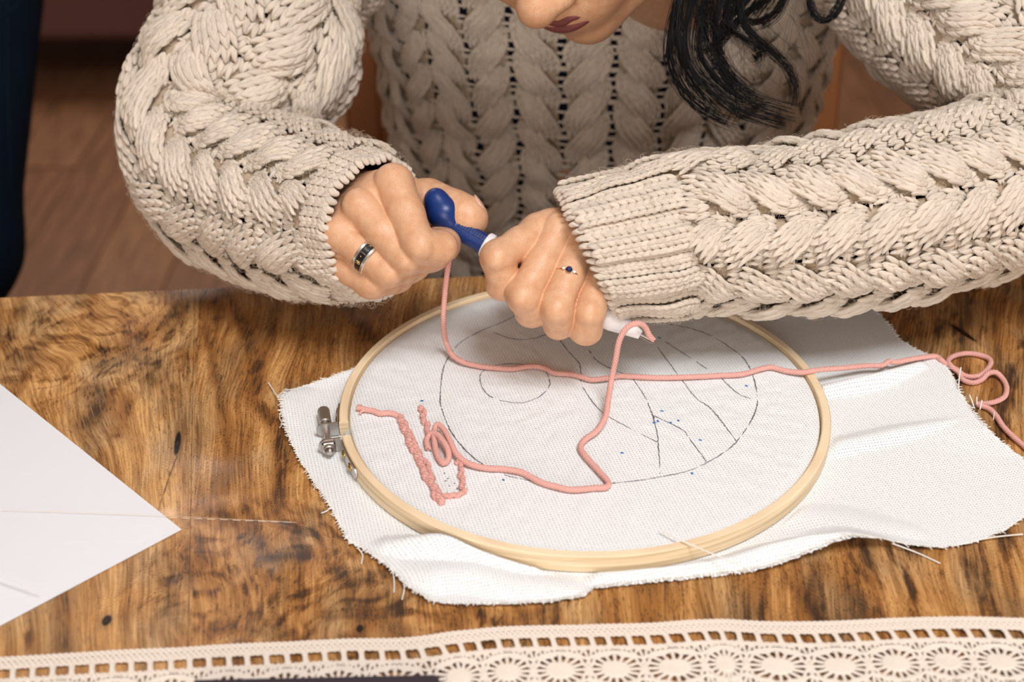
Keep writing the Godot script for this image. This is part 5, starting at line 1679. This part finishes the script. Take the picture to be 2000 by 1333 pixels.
	for k in 60:
		var a: Vector3 = Vector3(0.0891, 0.1839, -0.1803) + Vector3(rng.randf_range(-0.02, 0.05), 0, rng.randf_range(-0.01, 0.01))
		var b := a + Vector3(rng.randf_range(-0.02, 0.045), rng.randf_range(-0.085, -0.03), rng.randf_range(-0.01, 0.012))
		var m := (a + b) * 0.5 + Vector3(rng.randf_range(-0.012, 0.012), rng.randf_range(-0.008, 0.004), 0)
		fly.tube(curve([a, m, b], 0.006), 0.00007, 3, 1.0, false)
	tag(part("flyaway_hair", fly, mats["hair"], o), "", "", "", "stuff")

func chair() -> void:
	var o := thing("wooden_chair", "orange brown wooden chair the woman sits on", "chair", Vector3(0.04, FLOOR, -0.45))
	var m := mat("chair_wood", hue(148, 94, 52), 0.5)
	var seat := Shape.new()
	seat.box(Vector3(0.46, 0.03, 0.44), Transform3D(Basis.IDENTITY, Vector3(0.005, 0.385, 0.02)), 0.008)
	part("seat", seat, m, o)
	for x in [-0.232, 0.242]:
		var p := Shape.new()
		p.box(Vector3(0.036, 1.0, 0.03), Transform3D(Basis(Vector3(1, 0, 0), -0.10), Vector3(x, 0.49, -0.225)), 0.006)
		part("back_post", p, m, o)
		var l := Shape.new()
		l.box(Vector3(0.036, 0.37, 0.036), Transform3D(Basis.IDENTITY, Vector3(x * 0.92, 0.185, 0.20)), 0.006)
		part("front_leg", l, m, o)
	for y in [0.62, 0.78, 0.94]:
		var r := Shape.new()
		r.box(Vector3(0.45, 0.05, 0.016), Transform3D(Basis(Vector3(1, 0, 0), -0.10), Vector3(0.005, y, -0.225 - (y - 0.49) * 0.1)), 0.005)
		part("back_rail", r, m, o)

# ---------------------------------------------------------------- someone standing at the far left
func onlooker() -> void:
	var o := thing("person_001", "person in dark navy jeans standing at the left edge, mostly out of view", "person", Vector3.ZERO)
	var hipx := -0.60
	var legs := [[0.03, [[Vector3(-0.585, 0.06, -0.68), Vector3(-0.597, -0.17, -0.555), 0.088, 0.066], [Vector3(-0.597, -0.17, -0.555), Vector3(-0.66, -0.30, -0.52), 0.066, 0.056], [Vector3(-0.66, -0.30, -0.52), Vector3(-0.66, -0.69, -0.62), 0.058, 0.045],
		[Vector3(-0.74, 0.06, -0.72), Vector3(-0.78, -0.28, -0.66), 0.088, 0.062], [Vector3(-0.78, -0.28, -0.66), Vector3(-0.80, -0.69, -0.72), 0.06, 0.045], [Vector3(-0.60, 0.12, -0.71), Vector3(-0.73, 0.12, -0.73), 0.10, 0.10]]]]
	var top := [[0.03, [[Vector3(-0.65, 0.18, -0.73), Vector3(-0.66, 0.52, -0.76), 0.135, 0.13], [Vector3(-0.54, 0.58, -0.76), Vector3(-0.78, 0.58, -0.77), 0.07, 0.07], [Vector3(-0.54, 0.58, -0.76), Vector3(-0.50, 0.36, -0.82), 0.055, 0.048], [Vector3(-0.50, 0.36, -0.82), Vector3(-0.62, 0.42, -0.60), 0.048, 0.036],
		[Vector3(-0.78, 0.58, -0.77), Vector3(-0.84, 0.32, -0.80), 0.055, 0.048], [Vector3(-0.84, 0.32, -0.80), Vector3(-0.84, 0.10, -0.76), 0.048, 0.036]]]]
	var hx := Transform3D(Basis(Vector3.UP, 0.5), Vector3(-0.66, 0.82, -0.74))
	var skin := head_shape(hx)
	skin.append([0.02, [[hx * Vector3(0, -0.06, -0.02), Vector3(-0.66, 0.58, -0.76), 0.05, 0.055], [Vector3(-0.66, 0.56, -0.76), Vector3(-0.83, 0.54, -0.78), 0.04, 0.03], [Vector3(-0.83, 0.54, -0.78), Vector3(-0.84, 0.32, -0.80), 0.03, 0.03], [Vector3(-0.84, 0.32, -0.80), Vector3(-0.84, 0.02, -0.74), 0.03, 0.03], [Vector3(-0.66, 0.56, -0.76), Vector3(-0.53, 0.54, -0.77), 0.04, 0.03], [Vector3(-0.53, 0.54, -0.77), Vector3(-0.50, 0.36, -0.82), 0.03, 0.03], [Vector3(-0.50, 0.36, -0.82), Vector3(-0.65, 0.44, -0.55), 0.03, 0.028]]])
	for side in [[Vector3(-0.84, 0.02, -0.74), 1.0], [Vector3(-0.66, 0.44, -0.545), -1.0]]:
		for k in 4: skin.append([0.004, [[side[0] + Vector3(0.006, -0.02, -0.024 + k * 0.016), side[0] + Vector3(0.012, -0.085 + absf(k - 1.5) * 0.008, -0.02 + k * 0.013), 0.0095, 0.0078]]])
		skin.append([0.004, [[side[0] + Vector3(0.0, 0.0, 0.02), side[0] + Vector3(0.014, -0.05, 0.048), 0.012, 0.009]]])
	var all := [legs, top, skin]
	var names := ["jeans", "jumper", "body"]
	var ms: Array = [mats["denim"], mat("dark_jumper", hue(52, 50, 56), 0.95), mats["skin"]]
	for k in 3:
		var s := Shape.new()
		field_mesh(s, all[k], [0.009, 0.012, 0.0055][k], [0.03, 0.03, 0.006][k])
		part(names[k], s, ms[k], o)
	# pocket and side seam on the jeans
	var seam := Shape.new()
	seam.tube(curve([Vector3(-0.4959, 0.0839, -0.59), Vector3(-0.5006, 0.034, -0.5667), Vector3(-0.5016, -0.0076, -0.5461), Vector3(-0.5051, -0.0611, -0.5287), Vector3(-0.5099, -0.0959, -0.5251)], 0.01), 0.0012, 5)
	seam.tube(curve([Vector3(-0.5038, 0.0552, -0.5726), Vector3(-0.4953, 0.0591, -0.575), Vector3(-0.4875, 0.0656, -0.5813), Vector3(-0.4839, 0.0733, -0.593)], 0.01), 0.0012, 5)
	part("seam", seam, mats["denim"], o)
	for p in [Vector3(-0.65, -0.715, -0.57), Vector3(-0.79, -0.715, -0.68)]:
		var sh := Shape.new()
		sh.ball(p, Vector3(0.048, 0.035, 0.13), Basis.IDENTITY, 10, 18)
		part("shoe", sh, mats["black_enamel"], o)
	var hc := Shape.new()
	hc.ball(hx * Vector3(0, 0.055, -0.022), Vector3(0.082, 0.095, 0.098), hx.basis, 16, 24)
	part("hair", hc, mats["hair"], o)

# ---------------------------------------------------------------- punch needle and finger rings
func tool_and_rings() -> void:
	var top: Vector3 = Vector3(-0.0798, 0.0952, -0.0631)
	var tip: Vector3 = Vector3(0.0409, 0.0415, -0.0105)
	var ax := (tip - top).normalized()
	var long := top.distance_to(tip)
	var eye := (Vector3(-0.0406, 0.4536, 0.6623) - top).normalized()
	var front := (eye - ax * eye.dot(ax)).normalized()       # side of the tool turned up
	var side := ax.cross(front)
	var o := thing("punch_needle", "blue and white punch needle tool held in both hands", "punch needle", Vector3.ZERO)
	# blue knob: a rounded head with a raised lobe
	var k := Shape.new()
	field_mesh(k, [[0.0035, [[Vector3(-0.0795, 0.0986, -0.0652), [0.0100, 0.0098, 0.0098], Basis.IDENTITY, 0], [Vector3(-0.0839, 0.1052, -0.0692), [0.0072, 0.0072, 0.0072], Basis.IDENTITY, 0],
		[Vector3(-0.078, 0.0968, -0.0641), Vector3(-0.075, 0.0931, -0.0607), 0.0070, 0.0062]].map(func(p): return [p[0], Vector3(p[1][0], p[1][1], p[1][2]), p[2], 0] if p[1] is Array else p)]], 0.0011, 0.001)
	part("knob", k, mats["blue_plastic"], o)
	var a := 0.012 / long
	var c0 := Vector3(-0.0546, 0.0839, -0.0521)
	var d0 := (c0 - top).dot(ax)
	var tube := Shape.new()
	tube.lathe([Vector2(0, 0.003), Vector2(0.0062, 0.003), Vector2(0.0066, 0.0045), Vector2(0.0066, 0.0065), Vector2(0.0062, 0.0068), Vector2(0.0060, 0.0074), Vector2(0.0059, d0 + 0.001)], top, ax, 40)
	part("shaft", tube, mats["blue_plastic"], o)
	# flat scale strip with tick marks along the shaft
	var strip := Shape.new()
	var sb := Basis(side, front, ax)
	var mid := top + ax * (0.0085 + d0) * 0.5 + front * 0.0047 - side * 0.0026
	strip.box(Vector3(0.0040, 0.0016, d0 - 0.0095), Transform3D(sb.rotated(ax, -0.5), mid), 0.0005)
	part("scale_strip", strip, mats["blue_plastic"], o)
	for j in 10:
		var t := Shape.new()
		t.box(Vector3(0.0026 if j % 2 else 0.0036, 0.0006, 0.0005), Transform3D(sb.rotated(ax, -0.5), top + ax * (0.0108 + j * 0.0017) + front * 0.0053 - side * 0.0031), 0.0001)
		part("tick_mark", t, mats["blue_plastic_dark"], o)
	var collar := Shape.new()
	collar.lathe([Vector2(0.0052, -0.0002), Vector2(0.0072, 0.0), Vector2(0.0078, 0.0008), Vector2(0.0078, 0.0034), Vector2(0.0074, 0.0042)], top + ax * (d0 - 0.0015), ax, 40)
	part("collar", collar, mats["white_plastic"], o)
	var cone: float = (Vector3(0.0153, 0.0532, -0.0218) - top).dot(ax)
	var barrel := Shape.new()
	barrel.lathe([Vector2(0.0070, d0 + 0.002), Vector2(0.0074, d0 + 0.006), Vector2(0.0076, cone), Vector2(0.0073, cone + 0.003), Vector2(0.0029, long - 0.0105), Vector2(0.0025, long - 0.0095), Vector2(0, long - 0.0095)], top, ax, 40)
	part("barrel", barrel, mats["white_plastic"], o)
	var needle := Shape.new()
	needle.lathe([Vector2(0.0012, long - 0.011), Vector2(0.0012, long - 0.003), Vector2(0.0009, long - 0.0015), Vector2(0.0002, long)], top, ax, 16, -2.2, 2.2, -front)
	part("needle", needle, mats["steel"], o)

	# wide silver ring with a black band of raised signs, on her right ring finger
	var f0: Vector3 = Vector3(-0.139, 0.0937, -0.0505)
	var f1: Vector3 = Vector3(-0.1112, 0.0779, -0.0327)
	var fa := (f1 - f0).normalized()
	var at := f0.lerp(f1, 0.62)
	var r := 0.0120
	var ring := thing("silver_ring", "wide silver ring with a black band and raised picture signs", "ring", at)
	var s := Shape.new()
	s.lathe([Vector2(r - 0.0012, -0.0040), Vector2(r + 0.0005, -0.0042), Vector2(r + 0.0010, -0.0037), Vector2(r + 0.0010, -0.0023), Vector2(r + 0.0003, -0.0020)], Vector3.ZERO, fa, 60)
	s.lathe([Vector2(r + 0.0003, 0.0020), Vector2(r + 0.0010, 0.0023), Vector2(r + 0.0010, 0.0037), Vector2(r + 0.0005, 0.0042), Vector2(r - 0.0012, 0.0040)], Vector3.ZERO, fa, 60)
	var inlay := Shape.new()
	inlay.lathe([Vector2(r + 0.0003, -0.0024), Vector2(r + 0.0003, 0.0024)], Vector3.ZERO, fa, 60)
	var look := (Vector3(-0.0406, 0.4536, 0.6623) - at).normalized()
	look = (look - fa * look.dot(fa)).normalized()
	var round_ := fa.cross(look)
	part("band", s.squeeze(round_, 0.84), mats["silver"], ring)
	part("black_inlay", inlay.squeeze(round_, 0.84), mats["black_enamel"], ring)
	# raised signs
	var mark := func(pts: Array, an: float, gold: bool, w: float) -> void:
		var q := []
		for p in pts:
			var aa: float = an + p.x / r
			q.append((look * cos(aa) + round_ * sin(aa)) * (r + 0.0006) + fa * p.y)
		var g := Shape.new()
		g.tube(q, w, 5)
		part("sign", g.squeeze(round_, 0.84), mats["gold" if gold else "silver"], ring)
	var e := 0.001
	for q in [[0.75, true], [-0.75, false]]:
		mark.call([Vector2(0, -1.6 * e), Vector2(0, 1.4 * e)], q[0], q[1], 0.0002)
	mark.call([Vector2(-1.2 * e, 0.9 * e), Vector2(-0.9 * e, -0.4 * e), Vector2(0.4 * e, -0.9 * e), Vector2(1.3 * e, 0.2 * e), Vector2(1.1 * e, 1.2 * e)], 0.62, true, 0.00032)
	mark.call([Vector2(-0.2 * e, -1.5 * e), Vector2(0.1 * e, 0.8 * e), Vector2(0.6 * e, 1.4 * e)], 0.62, true, 0.0003)
	mark.call([Vector2(-0.3 * e, -0.6 * e), Vector2(0.1 * e, 0.5 * e), Vector2(0.3 * e, -0.5 * e)], 0.28, true, 0.0002)
	mark.call([Vector2(0, -1.7 * e), Vector2(0, 1.7 * e)], 0.05, false, 0.00018)
	mark.call([Vector2(-0.8 * e, -1.2 * e), Vector2(0.4 * e, -0.8 * e), Vector2(-0.5 * e, 0.0), Vector2(0.5 * e, 0.6 * e), Vector2(-0.6 * e, 1.1 * e)], -0.2, false, 0.00028)
	mark.call([Vector2(-1.2 * e, -1.1 * e), Vector2(0.8 * e, 0.9 * e), Vector2(1.0 * e, -1.0 * e), Vector2(-1.0 * e, 0.8 * e)], -0.52, false, 0.0003)

	# thin gold ring with a blue stone between two clear ones, on her left ring finger
	var h0: Vector3 = Vector3(-0.0004, 0.0934, -0.0386)
	var h1: Vector3 = Vector3(-0.0159, 0.0693, -0.004)
	var ha := (h1 - h0).normalized()
	var hp := h0.lerp(h1, 0.58)
	var hr := 0.0117
	var gr := thing("sapphire_ring", "thin gold ring with a dark blue stone between two small clear stones", "ring", hp)
	var gs := Shape.new()
	gs.lathe([Vector2(hr - 0.0004, -0.0006), Vector2(hr + 0.0004, -0.0004), Vector2(hr + 0.0006, 0), Vector2(hr + 0.0004, 0.0004), Vector2(hr - 0.0004, 0.0006)], Vector3.ZERO, ha, 60)
	var up := (Vector3(-0.0406, 0.4536, 0.6623) - hp).normalized()
	up = (up - ha * up.dot(ha)).normalized().rotated(ha, 0.06)
	part("band", gs.squeeze(ha.cross(up), 0.80), mats["gold"], gr)
	var st := Shape.new()
	st.lathe([Vector2(0.0002, 0), Vector2(0.0017, 0.0009), Vector2(0.0019, 0.0013), Vector2(0.0012, 0.0019), Vector2(0.0, 0.0019)], up * (hr + 0.0002), up, 8)
	part("blue_stone", st, mats["sapphire"], gr)
	for sd in [-1.0, 1.0]:
		var dd := up.rotated(ha, sd * 0.25)
		var cs := Shape.new()
		cs.lathe([Vector2(0.0002, 0), Vector2(0.0008, 0.0005), Vector2(0.0009, 0.0008), Vector2(0.0005, 0.0011), Vector2(0.0, 0.0011)], dd * (hr + 0.0003), dd, 8)
		part("clear_stone", cs, mats["diamond"], gr)
		var pr := Shape.new()
		for z in [-1.0, 1.0]: pr.tube([up * (hr + 0.0004) + ha * 0.0015 * z + dd.cross(ha) * 0.0012 * sd * 0, up * (hr + 0.0018) + ha * 0.0014 * z * 0.9 + (dd - up) * 0.004], 0.00025, 6)
		part("prong", pr, mats["gold"], gr)

# ---------------------------------------------------------------- paper, film, dark cover
func loose_things() -> void:
	var c: Vector3 = Vector3(-0.2124, 0, 0.102)
	var a := (Vector3(-0.35, 0, -0.0387) - c).normalized()
	var b := Vector3(-a.z, 0, a.x)
	if b.dot(Vector3(-0.2852, 0, 0.1698) - c) < 0: b = -b
	var p := thing("sheet_of_paper", "blank white sheet of paper lying on the table", "paper", c)
	var s := Shape.new()
	s.slab([Vector3.ZERO, a * 0.297, a * 0.297 + b * 0.21, b * 0.21], 0.0008, 0.0003)
	part("sheet", s, mats["paper"], p)
	# clear film bag over the paper, its seam running past the corner
	var film := thing("plastic_film", "clear plastic film lying over the paper with a dashed seam", "plastic film", Vector3(-0.2208, 0, 0.093))
	var o := film.position
	var q0: Vector3 = Vector3(-0.3276, 0.0016, 0.0846) - o
	var q1: Vector3 = Vector3(-0.1532, 0.0012, 0.0978) - o
	var q2: Vector3 = Vector3(-0.1657, 0.0016, 0.2009) - o
	var q3: Vector3 = Vector3(-0.2867, 0.0016, 0.2087) - o
	var fs := Shape.new()
	var pts := PackedVector3Array()
	var fn := noise(9.0, 2, 91)
	for i in 24:
		for j in 24:
			var w := q0.lerp(q1, i / 23.0).lerp(q3.lerp(q2, i / 23.0), j / 23.0)
			w.y = 0.0016 + maxf(0.0, fn.get_noise_2d(w.x * 3.0, w.z * 3.0)) * 0.0012
			pts.append(w)
	fs.grid(pts, 24, 24)
	for k in fs.n.size():
		if fs.n[k].y < 0: fs.n[k] = -fs.n[k]
	part("sheet", fs, mats["film"], film)
	var seam := Shape.new()
	var n := 26
	for j in n:
		var f0 := float(j) / n
		if f0 < 0.58: continue
		seam.tube([q0.lerp(q1, f0) + Vector3(0, 0.0006, 0.0008), q0.lerp(q1, f0 + 0.6 / n) + Vector3(0, 0.0006, 0.0008)], 0.00022, 4)
	part("seam", seam, mats["film_seam"], film)
	var hem := Shape.new()
	hem.tube(curve([q0 + Vector3(0, 0.0005, 0), q0.lerp(q1, 0.5) + Vector3(0, 0.0008, -0.0004), q1], 0.01), 0.00011, 4)
	part("hem", hem, mats["film_seam"], film)
	# folded clear corner at the far left
	var fc := Shape.new()
	var cp := PackedVector3Array()
	var k0: Vector3 = Vector3(-0.3167, 0.002, 0.1326) - o
	var k1: Vector3 = Vector3(-0.2699, 0.004, 0.1544) - o
	var k2: Vector3 = Vector3(-0.2982, 0.003, 0.1872) - o
	for i in 16:
		for j in 16:
			var w := k0.lerp(k1, i / 15.0).lerp(k2.lerp(k1, i / 15.0), j / 15.0)
			w.y += 0.0012 * sin(PI * j / 15.0) + 0.002
			cp.append(w)
	fc.grid(cp, 16, 16)
	for k in fc.n.size():
		if fc.n[k].y < 0: fc.n[k] = -fc.n[k]
	part("folded_corner", fc, mats["film"], film)
	var rm := Shape.new()
	rm.tube([k0 + Vector3(0, 0.0022, 0), k0.lerp(k1, 0.5) + Vector3(0, 0.0024, 0), k1 + Vector3(0, 0.002, 0)], 0.0003, 5)
	part("corner_edge", rm, mats["white_plastic"], film)
	# dark flat thing at the front edge of the view, over the lace
	var d := thing("dark_cover", "flat dark plum cover with a rounded corner lying over the lace at the front", "cover", Vector3(-0.125, 0, 0.2127))
	var e := d.position
	var ds := Shape.new()
	var c0: Vector3 = Vector3(-0.1829, 0.008, 0.2163) - e
	var c1: Vector3 = Vector3(-0.0745, 0.008, 0.2148) - e
	var dz := Vector3(0.004, 0, 0.2)
	ds.slab([Vector3(c0.x, 0, c0.z), Vector3(c1.x - 0.002, 0, c1.z), Vector3(c1.x, 0, c1.z + 0.002), Vector3(c1.x, 0, c1.z) + dz, Vector3(c0.x, 0, c0.z) + dz], 0.008, 0.0045)
	part("cover", ds, mats["dark_cover"], d)

# ---------------------------------------------------------------- crochet lace trim
func lace() -> void:
	var o := thing("crochet_lace", "cream crochet lace trim with square eyelets and rosettes along the table front", "lace", Vector3.ZERO)
	var m: Material = mats["lace_thread"]
	var line := curve([Vector3(-0.3046, 0.0012, 0.1971), Vector3(-0.2771, 0.0012, 0.1952), Vector3(-0.2425, 0.0012, 0.1928), Vector3(-0.2076, 0.0012, 0.1907), Vector3(-0.1607, 0.0012, 0.1881), Vector3(-0.1254, 0.0012, 0.1859), Vector3(-0.0897, 0.0012, 0.1852), Vector3(-0.066, 0.0012, 0.1811), Vector3(-0.0421, 0.0012, 0.1787), Vector3(-0.006, 0.0012, 0.1779), Vector3(0.0253, 0.0012, 0.1774), Vector3(0.0544, 0.0012, 0.1751), Vector3(0.0782, 0.0012, 0.1772), Vector3(0.1022, 0.0012, 0.1776), Vector3(0.1387, 0.0012, 0.1757), Vector3(0.1629, 0.0012, 0.1754), Vector3(0.1987, 0.0012, 0.1767), Vector3(0.2343, 0.0012, 0.1779)], 0.0005)
	var run := [0.0]
	for k in range(1, line.size()): run.append(run[k - 1] + line[k].distance_to(line[k - 1]))
	var total: float = run[run.size() - 1]
	var wn2 := noise(6.0, 2, 88)
	# point at distance u along and w across (towards the front)
	var at := func(u: float, w: float, h := 0.0) -> Vector3:
		var i := clampi(int(u / total * (line.size() - 1)), 1, line.size() - 2)
		while i > 1 and run[i] > u: i -= 1
		while i < line.size() - 2 and run[i + 1] < u: i += 1
		var t: Vector3 = (line[i + 1] - line[i - 1]).normalized()
		var p: Vector3 = line[i] + t * (u - run[i])
		var n := Vector3(-t.z, 0, t.x)
		if n.z < 0: n = -n
		return p + n * w + Vector3(0, h + 0.0003 + absf(wn2.get_noise_2d(u * 2.0, w * 2.0)) * 0.0008, 0)
	# bumpy rows of chain stitch
	var chain_row := func(s: Shape, w: float, r: float, bump: float, phase: float) -> void:
		var n := int(total / bump)
		for k in n:
			var u := (k + phase) * bump
			s.tube([at.call(u, w - 0.0005), at.call(u + bump * 0.5, w + 0.0002, 0.0003), at.call(u + bump * 1.15, w + 0.0005)], [r * 0.8, r, r * 0.7], 6)
	var top := Shape.new()
	for q in [[0.0, 0.0008, 0.0], [0.0016, 0.0008, 0.5], [0.0034, 0.0007, 0.25], [0.0050, 0.0007, 0.7], [0.0064, 0.00065, 0.1]]:
		chain_row.call(top, q[0], q[1], 0.0027, q[2])
	tag(part("edging", top, m, o), "", "", "", "stuff")
	var mid := Shape.new()
	for q in [[0.0140, 0.0007, 0.3], [0.0152, 0.0007, 0.8]]: chain_row.call(mid, q[0], q[1], 0.0027, q[2])
	tag(part("edging", mid, m, o), "", "", "", "stuff")
	rng.seed = 77
	var n_bars := int(total / 0.0088)
	for k in n_bars:                      # posts between the square eyelets
		var s := Shape.new()
		var u := 0.0088 * k + rng.randf_range(-0.0006, 0.0006)
		s.tube([at.call(u - 0.0006, 0.0066), at.call(u, 0.0095, 0.0004), at.call(u + 0.0008, 0.0138)], [0.0013, 0.0009, 0.0014], 6, 0.5)
		s.tube([at.call(u + 0.0008, 0.0066), at.call(u + 0.0011, 0.0105, 0.0002), at.call(u + 0.0020, 0.0138)], 0.0008, 6)
		part("eyelet_post", s, m, o)
	var pitch := 0.0252
	var half := 0.0245                    # rosette centre below the eyelets
	for k in int(total / pitch):
		var uc := pitch * (k + 0.3)
		var s := Shape.new()
		# solid middle: spiral of thread
		var sp := []
		for j in 60:
			var an := j * 0.5
			var rr := 0.0003 + j * 0.00008
			sp.append(at.call(uc + cos(an) * rr * 1.25, half + 0.004 + sin(an) * rr, 0.0004))
		s.tube(sp, 0.0011, 6, 0.6)
		for j in 16:                      # rays
			var an2 := TAU * j / 16.0
			var r0 := 0.0034
			var r1 := 0.0092 if j % 2 else 0.0102
			s.tube([at.call(uc + cos(an2) * r0 * 1.2, half + 0.004 + sin(an2) * r0), at.call(uc + cos(an2) * r1 * 1.2, half + 0.004 + sin(an2) * r1, 0.0003)], [0.0011, 0.0008], 6, 0.6)
		var ringp := []
		for j in 41:
			var an3 := TAU * j / 40.0
			var rr2 := 0.0098 + 0.0006 * cos(an3 * 8.0)
			ringp.append(at.call(uc + cos(an3) * rr2 * 1.22, half + 0.004 + sin(an3) * rr2, 0.0002))
		s.tube(ringp, 0.0010, 6, 0.6, false)
		part("rosette", s, m, o)
		# net of threads filling above and below, between neighbours
		var net := Shape.new()
		for side in [0.0, 1.0]:
			var w0 := 0.0152 if side == 0.0 else 0.0418
			var w1 := 0.0195 if side == 0.0 else 0.0375
			var prev := []
			for j in 7:
				var u := uc + pitch * j / 6.0
				var dip := absf(cos(PI * j / 6.0))
				var deep := lerpf(half + 0.0035 + (-0.001 if side == 0.0 else 0.001), w1, pow(dip, 0.7))
				net.tube([at.call(u - 0.0012, w0), at.call(u, (w0 + deep) * 0.5, 0.0003), at.call(u + 0.0012, deep)], [0.0010, 0.0008, 0.0010], 6, 0.6)
				net.tube([at.call(u + 0.0022, w0), at.call(u + 0.0014, lerpf(w0, deep, 0.45), 0.0002), at.call(u - 0.0014, deep)], [0.0010, 0.0008, 0.0010], 6, 0.6)
				prev.append(at.call(u, lerpf(w0, deep, 0.6), 0.0004))
			net.tube(prev, 0.0009, 6, 0.6)
		part("netting", net, m, o)
	var low := Shape.new()
	for q in [[0.0425, 0.0008, 0.3], [0.044, 0.0008, 0.8], [0.0455, 0.0008, 0.1]]: chain_row.call(low, q[0], q[1], 0.0027, q[2])
	tag(part("edging", low, m, o), "", "", "", "stuff")
